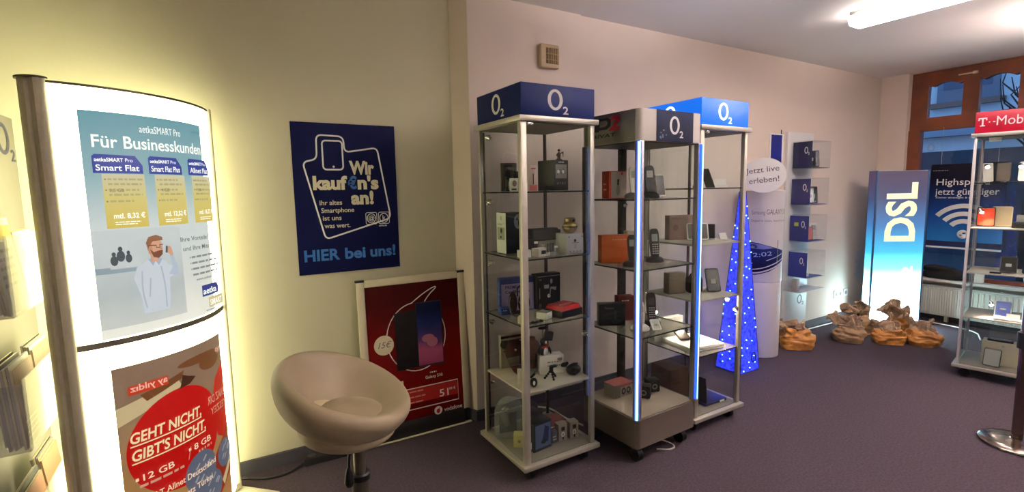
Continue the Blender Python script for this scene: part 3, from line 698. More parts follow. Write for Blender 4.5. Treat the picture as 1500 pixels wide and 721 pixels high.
# ================================================================== floor: power strip and cables by the alcove wall
ps = thing('power_strip', 'black power strip on the floor below the dark blue poster', 'power strip', (.43, 2.775, 0), radians(-3))
B('body', (0, 0, .022), (.22, .055, .044), SOFTB, ps, bev=.006)
for i in range(3): MB().cyl((-.07+i*.07, 0, .043), (-.07+i*.07, 0, .047), .021).build('socket', DGREY, ps, smooth=True)
B('plug', (.16, .0, .035), (.12, .06, .06), SOFTB, ps, bev=.012); B('plug', (.07, -.0, .062), (.05, .045, .04), SOFTB, ps, bev=.01)
m = MB(); m.tube([(.32, 2.78, .012), (.22, 2.72, .008), (.12, 2.74, .008), (.02, 2.82, .008), (-.2, 2.83, .008)], .006, smooth=3)
tag(m.build('power_cable', BLACK, None, smooth=True), 'black cable on the floor from the power strip to curved sign', 'cable')
m = MB(); m.tube([(4.45, 2.722, .012), (5.0, 2.69, .006), (5.6, 2.68, .006), (6.2, 2.62, .006), (6.38, 2.3, .006), (6.35, 1.75, .006), (6.0, 1.62, .006)], .006, smooth=2)
tag(m.build('power_cable', WHITE, None, smooth=True), 'thin white cable on the carpet along the back wall', 'cable')
# ================================================================== wall fan, sockets, snowflakes
fan = thing('wall_fan', 'square beige vent cover high on the wall above display cabinets', 'vent', (1.92, 2.73, 2.313))
B('cover', (0, -.02, 0), (.148, .04, .15), mat('vent_beige', '#a89072', .5), fan, bev=.014)
B('recess', (.012, -.041, .0), (.095, .004, .098), mat('vent_brown', '#5f4526', .6), fan)
m = MB()
for i in range(5): m.box((-.018+i*.017, -.044, 0), (.006, .006, .094))
for z in (-.025, .012): m.box((.012, -.045, z), (.094, .005, .005))
m.build('grille', mat('vent_tan', '#94763f', .5), fan)
for x, n, lb in ((5.745, 2, 'white double wall socket low on the wall by the sacks'), (5.90, 1, 'white single wall plate right of double socket')):
    t = thing('wall_socket', lb, 'socket', (x, 2.745, .28))
    B('plate', (0, -.005, 0), (.082*n, .01, .082), WHITE, t, bev=.003)
    for k in range(n): MB().cyl((-.041*(n-1)+k*.082, -.010, 0), (-.041*(n-1)+k*.082, -.0125, 0), .02).build('socket_well', GREY, t, smooth=True)
SNOW = mat('snow_pale_blue', '#b3c6da', .6)  # flat pale blue six-armed shapes on the back wall
for x, z, r, lb in ((6.20, .62, .12, 'upper pale blue snowflake shape on wall by glowing banner'), (6.18, .47, .10, 'lower pale blue snowflake shape on wall by glowing banner')):
    t = thing('snowflake_shape', lb, 'wall sticker', (x, 2.745, z), group='snowflake shapes')
    s = Sheet(t, front(0, 0, 0))
    for k in range(6):
        a = k*pi/3+.2; s.stroke('arms', SNOW, [(0, 0), (r*cos(a), r*sin(a))], r*.16)
        for q_ in (.45, .75):
            for d in (-.8, .8): s.stroke('arms', SNOW, [(r*q_*cos(a), r*q_*sin(a)), (r*q_*cos(a)+r*.28*cos(a+d), r*q_*sin(a)+r*.28*sin(a+d))], r*.13)
    s.finish()

# ================================================================== GLASS DISPLAY CABINETS
SHZ = (1.455, 1.13, .80, .465)
def lit(name, col, e): return mat(name, col, .4, em=e)
HALO = lit('halogen_glow', (1, .86, .72), 40)
HALOW = lit('halogen_glow_dim', (1, .9, .8), 8)
def halogen(parent, p, d, on=1, power=2.2, name='spotlight'):
    """a small swivel spot on a cabinet post; d is the way it points"""
    d = Vector(d).normalized(); p = Vector(p)
    m = MB(); m.cyl(p-d*.022, p, .010, .016, 16); m.cyl(p-d*.03, p-d*.02, .006, seg=10); m.cyl(p-d*.022, p-d*.022+Vector((0, 0, -.018)), .003, seg=8)
    o = m.build(name, CHROME, parent, smooth=True)
    b = MB().ball(p+d*.001, .0115, (1, 1, .9)); b.build('bulb', HALO if on else mat('bulb_off', '#d8d4cc', .15), o, smooth='all')
    if on:
        l = bpy.data.lights.new('halogen', 'SPOT'); l.energy = power*S_HALO; l.color = (1, .80, .66); l.spot_size = radians(125); l.spot_blend = .8; l.shadow_soft_size = .012
        lo = bpy.data.objects.new('halogen_light', l); COL.objects.link(lo); lo.parent = o; lo.location = p+d*.018
        lo.rotation_mode = 'QUATERNION'; lo.rotation_quaternion = d.to_track_quat('-Z', 'Y')
    return o
def cabinet(name, label, loc, rz, sign_mat, logo, W=.44, opaque=(), rear=None, bd=None):
    t = thing(name, label, 'display cabinet', loc, rz, group='glass display cabinets')
    c = W/2
    B('base_board', (c, c, .088), (W+.04, W+.04, .024), SILV, t, bev=.004)
    B('inner_floor', (c, c, .1025), (W-.02, W-.02, .004), mat('cabinet_floor', '#8f867c', .6), t)
    for x in (.05, W-.05):
        for y in (.05, W-.05):
            m = MB(); m.cyl((x-.014, y, .033), (x+.014, y, .033), .033, seg=20); m.box((x, y, .066), (.03, .03, .02)); m.build('caster', BLACK, t, smooth=True)
    for x, y, w in ((.014, .014, .034), (.012, W-.012, .022), (W-.014, .014, .028), (W-.012, W-.012, .018)):
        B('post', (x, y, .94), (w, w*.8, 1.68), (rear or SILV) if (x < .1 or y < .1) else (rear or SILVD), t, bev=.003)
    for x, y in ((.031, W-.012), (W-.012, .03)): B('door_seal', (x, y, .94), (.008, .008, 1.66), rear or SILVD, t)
    for p, d in (((c, .004, .94), (W-.05, .005, 1.67)), ((.004, c, .94), (.005, W-.05, 1.67)), ((W-.004, c, .94), (.005, W-.05, 1.67)), ((c, W-.004, .94), (W-.05, .005, 1.67))):
        B('glass_pane', p, d, GLASS, t)
    for i, z in enumerate(SHZ):
        if i in opaque: B('shelf', (c, c, z-.005), (W-.03, W-.03, .010), BOARD, t, bev=.002)
        else:
            sh = B('shelf', (c, c, z-.004), (W-.03, W-.03, .007), SHELF, t)
            e = MB(); w = W-.03
            for q, d in (((c, .0155, z-.004), (w, .001, .007)), ((.0155, c, z-.004), (.001, w, .007)), ((W-.0155, c, z-.004), (.001, w, .007)), ((c, W-.0155, z-.004), (w, .001, .007))): e.box(q, d)
            e.build('shelf_edge', EDGE, sh)
    B('top_board', (c, c, 1.792), (W+.03, W+.03, .026), SILV, t, bev=.004)
    B('ceiling_board', (c, c, 1.777), (W-.03, W-.03, .004), mat('cabinet_top_inner', '#6c6258', .6), t)
    B('sign_box', (c, c, 1.88), (W-.004, W-.004, .148), sign_mat, t, bev=.002)
    e = MB()
    for x, y in ((.002, .002), (W-.002, .002), (.002, W-.002), (W-.002, W-.002)): e.box((x, y, 1.88), (.006, .006, .15))
    logo(t, W)
    m = MB(); m.box((.05, .0, 1.766), (.03, .012, .014), bev=.002); m.cyl((.05, -.006, 1.766), (.05, -.01, 1.766), .005, seg=12); m.build('lock', CHROME, t, smooth=True)
    return t
def o2faces(m, hh=.098):
    def f(t, W):
        for S in (front(W*.5-.012, .002, 1.886), leftf(.002, W*.5-.0, 1.886)):
            s = Sheet(t, S); s.O2('ring_logo', m, -.012, .0, hh, 1.25); s.finish()
    return f
C1 = (1.235, 1.97, 0); W1 = .44
cab1 = cabinet('display_cabinet', 'tall glass cabinet with unlit navy sign box, nearest the stool', C1, 0, NAVY2, o2faces(mat('logo_grey_white', '#cfc9cc', .5)), W1, opaque=(3,))
for z in (1.74, 1.40, 1.07, .74):
    halogen(cab1, (.045, .385, z), (.8, -.6, -.25), 0); 
halogen(cab1, (.40, .045, .70), (-.6, .6, -.3), 0); halogen(cab1, (.045, .385, .40), (.8, -.6, -.25), 0)

# ---- goods
def Lc(c, x, y, z): return (c[0]+x, c[1]+y, z)
def carton(name, label, loc, rz, dims, m, prints=None, group=None, cat='box', top=None):
    """a closed card box with its base centred at loc; prints(front sheet, left sheet)"""
    w, d, h = dims; t = thing(name, label, cat, loc, rz, group)
    B('carton', (0, 0, h/2), (w, d, h), m, t, bev=min(.0025, h*.04), seg=1)
    if top: B('lid', (0, 0, h+.0005), (w, d, .001), top, t)
    if prints:
        a = Sheet(t, front(-w/2, -d/2, 0)); b = Sheet(t, leftf(-w/2, d/2, 0)); prints(a, b, w, d, h); a.finish(); b.finish()
    return t
def slab(w, h, th, r=.008): return lambda M: MB().prism(rrect(w, h, r), th, M)
UPR = Matrix(((1, 0, 0, 0), (0, 0, -1, 0), (0, 1, 0, 0), (0, 0, 0, 1)))   # local xy -> upright xz, thickness toward -y
def phone(name, label, loc, rz, w=.07, h=.14, lean=15, body=BLACK, scr=SCREEN, stand=True, group=None, cat='phone', th=.009, keys=False):
    t = thing(name, label, cat, loc, rz, group)
    M = Matrix.Translation((0, 0, .004)) @ Matrix.Rotation(radians(-lean), 4, 'X') @ Matrix.Translation((0, 0, h/2)) @ UPR
    MB().prism(rrect(w, h, min(w, h)*.11), th, M).build('housing', body, t)
    if keys:
        MB().prism(rrect(w*.72, h*.3, .004, y=h*.22), .0006, M @ Matrix.Translation((0, 0, th))).build('screen', scr, t)
        k = MB()
        for i in range(4):
            for j in range(3): k.prism(rrect(w*.19, h*.06, .002, x=(j-1)*w*.25, y=-h*.06-i*h*.095), .0012, M @ Matrix.Translation((0, 0, th)))
        k.build('keypad', mat('key_grey', '#b3aeae', .5), t)
    else:
        MB().prism(rrect(w*.9, h*.9, min(w, h)*.06), .0006, M @ Matrix.Translation((0, 0, th))).build('screen', scr, t)
    if stand:
        s = MB(); y = h*sin(radians(lean))
        s.prism([(0, 0), (.012, h*.55), (.016, h*.55), (y+.035, 0)], w*.35, Matrix(((0, 0, 1, -w*.175), (1, 0, 0, .004), (0, 1, 0, 0), (0, 0, 0, 1))))
        s.build('stand', LGREY, t)
    return t
def cordless(name, label, loc, rz, body=BLACK, base=BLACK, scr=None, h=.15, group=None, keys=True):
    """cordless handset standing in its charging cradle"""
    t = thing(name, label, 'cordless phone', loc, rz, group)
    m = MB(); m.lathe(smooth_prof([(0, 0), (.05, 0), (.054, .008), (.048, .022), (.03, .032), (0, .034)], 1), seg=28, sx=1, sy=.85); m.build('cradle', base, t, smooth=True)
    M = Matrix.Translation((0, .002, .016)) @ Matrix.Rotation(radians(-12), 4, 'X') @ Matrix.Translation((0, 0, h/2)) @ UPR
    hs = MB().prism(rpoly([(-.018, -h/2), (.018, -h/2), (.024, -h*.1), (.026, h*.36), (.018, h/2), (-.018, h/2), (-.026, h*.36), (-.024, -h*.1)], .014), .022, M).build('handset', body, t)
    MB().prism(rrect(.034, h*.24, .003, y=h*.2), .0008, M @ Matrix.Translation((0, 0, .022))).build('screen', scr or mat('lcd_grey', '#8f9a93', .3), t)
    if keys:
        k = MB()
        for i in range(5):
            for j in range(3): k.prism(rrect(.009, .006, .002, x=(j-1)*.0125, y=-h*.02-i*h*.075), .0015, M @ Matrix.Translation((0, 0, .022)))
        k.build('keypad', mat('key_grey', '#b3aeae', .5), t)
    return t
def lx(c, X, Y): return (X, Y)
# --- cabinet nearest the stool, shelf at eye level
z = 1.4565
def pr_black(a, b, w, d, h):
    a.rect('picture', mat('collage_grey', '#8d8983', .5), w*.12, h*.4, w*.88, h*.86); a.stroke('picture_lines', INKK, [(w*.2, h*.5), (w*.45, h*.75), (w*.5, h*.48), (w*.6, h*.78), (w*.8, h*.55)], .003, False, 2)
    for q in (.3, .62): a.disc('picture_spot', INKW, w*q, h*.62, .009)
    a.lines('box_title', mat('title_grey', '#6f6b66', .5), w*.2, w*.8, h*.2, 1, .01, .012, 0); a.lines('box_title', INKW, w*.3, w*.7, h*.91, 1, .01, .006, 0)
carton('speaker_box', 'large black carton with silver picture on the topmost shelf', (1.535, 2.14, z), radians(8), (.105, .12, .155), mat('carton_black', '#141215', .45), pr_black)
t = thing('figurine', 'small bronze figurine standing on the large black carton', 'figurine', (1.545, 2.10, z+.1555))
m = MB(); m.cyl((0, 0, 0), (0, 0, .005), .016); m.build('plinth', DGREY, t, smooth=True)
m = MB(); m.ball((0, 0, .026), .011, (1, .8, 1.5)); m.ball((0, 0, .05), .0075); m.tube([(-.006, 0, .005), (-.005, 0, .018)], .004); m.tube([(.006, 0, .005), (.005, 0, .018)], .004)
m.tube([(.009, 0, .034), (.02, -.004, .04), (.024, -.004, .03)], .003); m.tube([(-.009, 0, .034), (-.018, -.004, .022)], .003); m.build('body', mat('bronze', '#5a4a3a', .4, .6), t, smooth='all')
m = MB(); m.tube([(.024, -.004, .016), (.024, -.004, .046)], .0016); m.build('staff', DGREY, t, smooth=True)
t = thing('car_holder', 'black phone holder standing at the left of the topmost shelf', 'phone holder', (1.325, 2.23, z), radians(-25))
B('back_plate', (0, 0, .06), (.04, .02, .12), BLACK, t, bev=.006); B('clamp', (0, -.018, .088), (.075, .03, .035), SOFTB, t, bev=.008, M=place(ry=.12)); B('chrome_badge', (0, -.012, .03), (.022, .004, .04), STEEL, t, bev=.002)
B('foot', (0, -.01, .005), (.05, .06, .01), BLACK, t, bev=.003)
carton('blister_pack', 'brown blister pack behind the black phone holder', (1.36, 2.30, z), radians(-15), (.085, .02, .15), mat('brown_card', '#4f453e', .5), lambda a, b, w, d, h: a.rect('header_strip', DGREY, .004, h*.85, w-.004, h*.93))
carton('charger_pack', 'small white pack with brown picture left of the near post', (1.30, 2.15, z), radians(-20), (.04, .02, .065), WHITE, lambda a, b, w, d, h: (a.disc('pack_picture', mat('picture_brown', '#6b5044', .5), w*.55, h*.6, .011, .016), a.rect('pack_stripe', DGREY, .006, .006, w*.8, .014)))
def pr_stylus(a, b, w, d, h):
    a.rect('pink_base', mat('pack_pink', '#b4574f', .5), 0, 0, w, h*.24); a.rect('stylus_picture', INKK, w*.42, h*.26, w*.56, h*.68); a.rect('pack_mark', mat('pack_red', '#a33', .5), w*.2, h*.85, w*.8, h*.9)
carton('stylus_pack', 'slim pale pink pack right of the near post, topmost shelf', (1.36, 2.07, z), radians(-10), (.04, .022, .125), mat('pack_pale', '#c0aba4', .5), pr_stylus)
m = MB(); pts = []
for i in range(40): pts.append((1.455+.028*cos(i*.9), 2.05+.02*sin(i*.9), z+.006+.0005*i))
m.tube(pts, .003, seg=6); tag(m.build('coiled_cable', SOFTB, None, smooth=True), 'coiled black cable lying beside the large black carton', 'cable')
# --- second shelf
z = 1.1315
def pr_cam(a, b, w, d, h):
    b.O2('round_mark', INKK, d*.5, h*.87, .018); b.rect('divider', GREY, d*.1, h*.73, d*.9, h*.735); b.rect('box_picture', mat('picture_pale', '#a9a898', .5), d*.12, h*.33, d*.88, h*.64)
    b.disc('box_camera', DGREY, d*.55, h*.56, .011, .014); b.disc('box_camera_foot', DGREY, d*.5, h*.4, .009, .006); b.lines('box_lines', GREY, d*.2, d*.8, h*.7, 1, .01, .004)
    a.disc('badge', mat('badge_pale', '#8b8783', .5), w*.72, h*.78, .028, .04); a.disc('badge_eye', INKK, w*.64, h*.84, .007); a.disc('badge_nose', INKK, w*.74, h*.74, .006, .018)
carton('camera_box', 'tall box with white side and black front on second shelf', (1.345, 2.272, z), 0, (.105, .10, .215), mat('carton_black', '#141215', .45), lambda a, b, w, d, h: (b.rect('white_side', WHITE, .001, .001, d-.001, h-.001), pr_cam(a, b, w, d, h)))
t = thing('pouch', 'black cube pouch with white tag beside tall camera box', 'pouch', (1.385, 2.15, z), radians(-14))
B('body', (0, 0, .038), (.085, .06, .075), SOFTB, t, bev=.014); B('tag', (.028, -.032, .062), (.02, .003, .012), WHITE, t); m = MB(); m.tube([(-.02, 0, .074), (-.012, 0, .092), (.012, 0, .092), (.02, 0, .074)], .003, smooth=2); m.build('loop', SOFTB, t, smooth=True)
carton('small_white_box', 'small plain white box left of the near post, second shelf', (1.295, 2.055, z), radians(-10), (.06, .04, .038), WHITE, None)
def pr_cup(a, b, w, d, h):
    a.rect('dark_window', INKK, w*.2, h*.3, w*.6, h*.75); a.rect('red_mark', RED, w*.72, h*.6, w*.93, h*.85); a.ring('round_mark', GREY, w*.72, h*.42, .006, .008, .004, .006)
carton('gadget_box', 'flat white box with red mark right of near post', (1.395, 2.055, z), radians(14), (.085, .05, .04), mat('box_pinkish_white', '#d5c9c4', .5), pr_cup)
carton('pedestal_box', 'grey box carrying the black soundbar on second shelf', (1.53, 2.20, z), radians(6), (.17, .08, .06), mat('box_silver_grey', '#a39d97', .5), lambda a, b, w, d, h: a.lines('box_print', WHITE, w*.1, w*.7, h*.6, 2, .02, .008))
t = thing('soundbar', 'black bar speaker lying on the grey box, second shelf', 'speaker', (1.50, 2.19, z+.061), radians(-2))
B('bar', (0, 0, .033), (.17, .05, .066), SOFTB, t, bev=.006); B('side_grip', (.092, 0, .045), (.03, .03, .02), BLACK, t, bev=.004); B('front_mesh', (0, -.0255, .033), (.15, .002, .05), DGREY, t)
t = thing('acrylic_riser', 'clear acrylic stand with dark capsules in front, second shelf', 'stand', (1.435, 2.03, z), radians(5))
B('block', (0, 0, .03), (.05, .035, .06), ACRYLG, t, bev=.003)
for x in (-.017, .001, .018): MB().cyl((x, -.002, .02), (x, -.002, .062), .0065).build('capsule', BLACK, t, smooth=True)
B('label_plate', (.022, -.0185, .045), (.022, .002, .01), WHITE, t); B('foot', (.02, -.01, .004), (.05, .05, .008), ACRYLG, t)
def pr_sp(a, b, w, d, h):
    a.disc('box_dot', INKK, w*.5, h*.66, .008); a.rect('box_line', INKK, w*.3, h*.54, w*.72, h*.56)
    a.rect('box_picture', mat('picture_pale', '#a9a898', .5), w*.42, h*.28, w*.6, h*.5)
    for q in (.2, .4, .6, .8): a.nx('box_icon'); a.disc('box_icon', GREY, w*q, h*.14, .004)
    for q in (.12, .88): a.nx('corner_icon'); a.disc('corner_icon', GREY, w*q, h*.85, .005)
carton('speaker_carton', 'pale grey cube box carrying the gold ball speaker', (1.575, 2.055, z), radians(-3), (.105, .10, .105), mat('box_cool_grey', '#bdb9bd', .5), pr_sp)
t = thing('ball_speaker', 'gold ball speaker standing on the pale grey cube box', 'speaker', (1.575, 2.05, z+.1055))
m = MB(); m.lathe(smooth_prof([(0, 0), (.022, 0), (.036, .015), (.04, .033), (.036, .05), (.026, .056)], 2), seg=32); m.build('body', GOLD, t, smooth=True)
m = MB(); m.lathe([(.026, .054), (.03, .062), (.03, .072), (.024, .078), (.02, .074), (.02, .06), (0, .058)], seg=28); m.build('top_ring', GOLD, t, smooth=True)
m = MB(); m.cyl((-.0, -.024, .066), (0, -.031, .066), .007); m.build('button', BLACK, t, smooth=True)
m = MB(); m.lathe([(.0385, .030), (.0407, .030), (.0407, .037), (.0385, .037)], seg=32); m.build('seam_band', DGREY, t, smooth=True)
# --- third shelf
z = .8015
def pr_blue(a, b, w, d, h):
    b.rect('side_stripe', mat('print_skyblue', '#5d83b8', .5), d*.4, h*.2, d*.6, h*.9); a.rect('lilac_field', mat('lilac', '#a195bd', .5), w*.03, .004, w-.004, h*.83)
    a.text('box_title', INKN, 'PREMIUM', .03, h*.68, .026, .012, fit=.1); a.text('box_title', INKK, 'Car Bluetooth', .03, h*.55, .022, .02, fit=.14)
carton('headset_box', 'wide blue and lilac box standing behind, third shelf', (1.40, 2.315, z), radians(-10), (.20, .05, .185), mat('box_blue', '#26377e', .5), pr_blue)
t = thing('headset', 'black headset with silver trim beside blue lilac box', 'headset', (1.345, 2.17, z), radians(-18))
m = MB(); m.ball((-.045, 0, .075), .03, (.8, .9, 2.1)); m.build('ear_cup', SOFTB, t, smooth='all')
m = MB(); m.ball((.012, -.01, .075), .036, (.9, .8, 1.6)); m.build('ear_cup', SOFTB, t, smooth='all')
m = MB(); m.tube([(-.02, 0, .11), (-.022, 0, .155), (0, 0, .168), (.02, 0, .15), (.02, 0, .11)], .004, smooth=2); m.build('headband', SOFTB, t, smooth=True)
m = MB(); m.tube([(-.062, -.02, .03), (-.07, -.02, .075), (-.062, -.02, .115)], .003, smooth=1); m.tube([(-.02, -.028, .09), (.0, -.03, .06), (.004, -.03, .03)], .003, smooth=1); m.build('silver_trim', STEEL, t, smooth=True)
m = MB(); m.ball((-.01, -.01, .02), .03, (1.6, 1, .65)); m.build('base', SOFTB, t, smooth='all')
carton('blue_box', 'small bright blue box at the left edge of third shelf', (1.30, 2.27, z), radians(-10), (.055, .05, .035), mat('box_bright_blue', '#2b4a9c', .5), lambda a, b, w, d, h: a.lines('box_print', INKW, w*.2, w*.8, h*.6, 1, .01, .006))
t = thing('charging_puck', 'small beige charging puck in front of the black headset', 'charger', (1.285, 2.06, z), 0)
m = MB(); m.lathe([(0, 0), (.026, 0), (.026, .03), (.02, .036), (0, .036)], seg=20); m.build('body', mat('puck_beige', '#b9a98f', .5), t, smooth=True); m = MB(); m.tube([(.02, -.02, .004), (.03, -.05, .004), (-.02, -.06, .004), (-.03, -.03, .004)], .002, smooth=2); m.build('cord', SOFTB, t, smooth=True)
def pr_note(a, b, w, d, h):
    g = mat('note_silver', '#a5a2a0', .4); a.disc('note_head', INKW, w*.5, h*.36, .011); a.stroke('note_stem', g, [(w*.53, h*.36), (w*.58, h*.6)], .006); a.face('note_flag', g, [(w*.58, h*.62), (w*.82, h*.6), (w*.8, h*.5), (w*.58, h*.56)])
    a.rect('sticker', mat('note_tag', '#b8b4ae', .5), w*.29, h*.58, w*.5, h*.69); a.disc('smoke', g, w*.6, h*.78, .008, .014); a.lines('box_title', g, w*.08, w*.2, h*.82, 1, .01, .01, 0); a.rect('edge_strip', g, w*.08, h*.3, w*.11, h*.62); a.rect('top_edge', g, w*.02, h*.93, w*.98, h*.945); a.lines('small_print', g, w*.07, w*.16, h*.12, 3, .01, .008, 0)
carton('music_box', 'tall black carton with a silver note, back of third shelf', (1.575, 2.275, z), radians(-2), (.155, .06, .195), mat('carton_black', '#141215', .45), pr_note)
t = thing('gift_box', 'black and red flat box in front of the tall note carton', 'box', (1.555, 2.085, z), radians(12))
B('tray', (0, 0, .018), (.16, .13, .036), mat('carton_black', '#141215', .45), t, bev=.003)
m = MB(); m.box((0, 0, .047), (.15, .12, .022)); 
for v in m.bm.verts:
    if v.co.z > .05: v.co.x *= .86; v.co.y *= .86
m.build('lid', mat('lid_red', '#b41512', .4), t); s = Sheet(t, topf(-.05, -.03, .058)); s.lines('lid_print', INKW, 0, .1, .01, 1, .01, .008, 0); s.finish(); m = MB(); m.tube([(-.02, .035, .058), (0, .035, .066), (.02, .035, .058)], .002, smooth=2); m.build('ribbon_loop', STEEL, t, smooth=True)
carton('earphone_box', 'small white box with grey picture beside the red box', (1.425, 2.075, z), radians(24), (.06, .06, .035), WHITE, lambda a, b, w, d, h: (a.lines('box_print', GREY, w*.15, w*.8, h*.6, 2, .01, .005)), top=mat('lid_grey', '#a29c96', .5))
t = thing('earbuds', 'pair of tiny black earbuds at the front of third shelf', 'earbuds', (1.335, 2.01, z), 0)
for x in (-.022, .0, .024):
    m = MB(); m.ball((x, 0, .009), .009, (1.2, .9, .9)); m.ball((x+.007, -.004, .008), .005); m.build('bud', SOFTB, t, smooth='all')
# --- lit board shelf
z = .4655
t = thing('shoulder_bag', 'black hanging headphone bag at left of the board shelf', 'bag', (1.375, 2.22, z), radians(-30))
m = MB()
m.lathe(smooth_prof([(0, 0), (.035, 0), (.05, .05), (.06, .12), (.045, .17), (.02, .185), (0, .185)], 2), seg=28, sx=1.1, sy=.7, fn=lambda p: p+Vector((-p.z*.25, 0, 0)))
m.build('body', SOFTB, t, smooth='all')
m = MB(); m.ball((-.09, 0, .165), .022, (1.3, .8, 1)); m.ball((.005, 0, .17), .02, (1, .8, 1.2)); m.build('ear_pad', SOFTB, t, smooth='all')
m = MB(); m.tube([(-.09, 0, .165), (-.06, .0, .19), (-.02, 0, .19), (.005, 0, .17)], .007, smooth=2); m.build('strap', SOFTB, t, smooth=True); m = MB(); m.ball((-.035, -.04, .15), .006); m.build('rivet', STEEL, t, smooth='all')
carton('striped_box', 'white box with dark stripes behind the black headphone bag', (1.40, 2.362, z), radians(-4), (.16, .03, .19), mat('carton_white_warm', '#b7aa98', .5), lambda a, b, w, d, h: (a.rect('stripe', INKK, 0, h*.9, w, h*.97), a.rect('stripe_low', INKK, 0, h*.8, w, h*.84), a.lines('box_print', INKK, w*.1, w*.8, h*.7, 3, .02, .008)))
t = thing('vase', 'brown bulbous vase behind the near post, board shelf', 'vase', (1.475, 2.275, z))
m = MB(); m.lathe(smooth_prof([(0, 0), (.03, 0), (.05, .05), (.058, .1), (.04, .15), (.02, .165), (.022, .18), (0, .18)], 2), seg=32); m.build('body', mat('vase_brown', '#6b3d2c', .45, var=.15, vs=18), t, smooth='all'); m = MB(); m.lathe([(.051, .045), (.054, .048), (.054, .06), (.051, .063)], seg=32); m.build('band', mat('vase_green', '#4a4426', .5), t, smooth=True)
t = thing('white_pouch', 'pale slim pouch leaning against the near post, board shelf', 'pouch', (1.272, 2.075, z), radians(-35))
B('body', (0, 0, .055), (.03, .015, .105), mat('pouch_pale', '#c9c1b4', .6), t, bev=.005, M=place(rx=-.15)); B('flap', (0, -.006, .105), (.03, .012, .018), DGREY, t, bev=.003, M=place(rx=-.15))
def pr_pen(a, b, w, d, h):
    a.lines('box_title', GREY, w*.3, w*.85, h*.62, 2, h*.2, h*.07, 0); a.rect('box_mark', GREY, w*.72, h*.7, w*.92, h*.86)
carton('toy_box', 'white box with the penguin figure on top, board shelf', (1.525, 2.17, z), radians(-16), (.135, .07, .10), WHITE, pr_pen)
t = thing('penguin_figure', 'black and white penguin with red bow on white box', 'figurine', (1.475, 2.165, z+.1005), radians(-10))
m = MB(); m.ball((0, 0, .035), .028, (.9, .8, 1.25)); m.build('body', BLACK, t, smooth='all'); m = MB(); m.ball((.008, -.010, .03), .022, (.8, .75, 1.2)); m.build('belly', WHITE, t, smooth='all')
m = MB(); m.ball((.004, 0, .078), .02, (1, .95, 1)); m.build('head', BLACK, t, smooth='all'); m = MB(); m.ball((.010, -.013, .078), .008); m.build('face', WHITE, t, smooth='all'); m = MB(); m.cyl((.012, -.018, .074), (.014, -.030, .072), .004, .0008); m.build('beak', mat('beak_orange', '#d2862a', .5), t, smooth=True)
B('hat', (.012, 0, .112), (.045, .03, .05), BLACK, t, bev=.005, M=place(ry=.2)); m = MB(); m.ball((-.004, -.02, .054), .010, (1.2, .6, .8)); m.ball((.016, -.02, .054), .010, (1.2, .6, .8)); m.build('bow', RED, t, smooth='all')
for sx in (-1, 1):
    m = MB(); m.tube([(sx*.022+.004, 0, .056), (sx*.036+.004, -.004, .03), (sx*.034+.01, -.008, .008)], [.007, .007, .004], smooth=1); m.build('wing', BLACK, t, smooth=True)
t = thing('gyro_stick', 'black grip with a tilted oval disc behind penguin', 'gadget', (1.575, 2.31, z))
m = MB(); m.ball((0, 0, .205), .022, (1.5, 1, .35), M=None); m.build('disc', SOFTB, t, smooth='all'); m = MB(); m.tube([(0, 0, 0), (0, 0, .2)], .004); m.build('stem', STEEL, t, smooth=True); m = MB(); m.cyl((0, 0, 0), (0, 0, .006), .025); m.build('foot', BLACK, t, smooth=True)
t = thing('action_camera', 'round black camera at the right of board shelf', 'camera', (1.60, 2.06, z), radians(-10))
m = MB(); m.ball((0, 0, .03), .034, (1.3, 1, .85)); m.build('body', BLACK, t, smooth='all'); m = MB(); m.cyl((-.012, -.028, .03), (-.012, -.038, .03), .016); m.build('lens', SCREEN, t, smooth=True)
m = MB(); m.tube([(-.02, 0, .055), (0, 0, .064), (.025, 0, .06)], .005, smooth=1); m.build('handle', BLACK, t, smooth=True); m = MB(); m.ball((-.045, .02, .055), .014, (1.4, .8, 1)); m.ball((-.028, .02, .062), .009); m.build('mount', SOFTB, t, smooth='all')
t = thing('mini_tripod', 'black ball joint tripod in front of the white toy box', 'tripod', (1.465, 2.075, z))
for a in (.4, 2.5, 4.6):
    m = MB()
    for k in range(5): m.ball((cos(a)*.009*k, sin(a)*.007*k, .046-.0105*k+.004), .0075, sub=1)
    m.build('leg', SOFTB, t, smooth='all')
m = MB(); m.cyl((0, 0, .046), (0, 0, .07), .011); m.box((.012, 0, .068), (.04, .02, .012), bev=.003); m.build('head', BLACK, t, smooth=True)
t = thing('bike_mount', 'black mount with shiny lens at the front edge of board', 'camera mount', (1.315, 2.035, z), radians(-8))
m = MB(); m.ball((.012, 0, .026), .024, (.85, .8, 1.05)); m.build('ball', BLACK, t, smooth='all'); m = MB(); m.ball((.006, -.018, .03), .008, (.8, .5, 1.5)); m.build('lens', WHITE, t, smooth='all')
m = MB(); m.tube([(-.02, 0, .004), (-.035, 0, .03), (-.03, .01, .055)], .006, smooth=1); m.tube([(.0, .01, .05), (.02, .015, .06), (.035, .02, .072)], .006, smooth=1); m.build('arm', SOFTB, t, smooth=True); m = MB(); m.ball((-.022, -.004, .042), .008, (1.4, .7, .7)); m.ball((.03, .012, .07), .007); m.build('screw', STEEL, t, smooth='all')
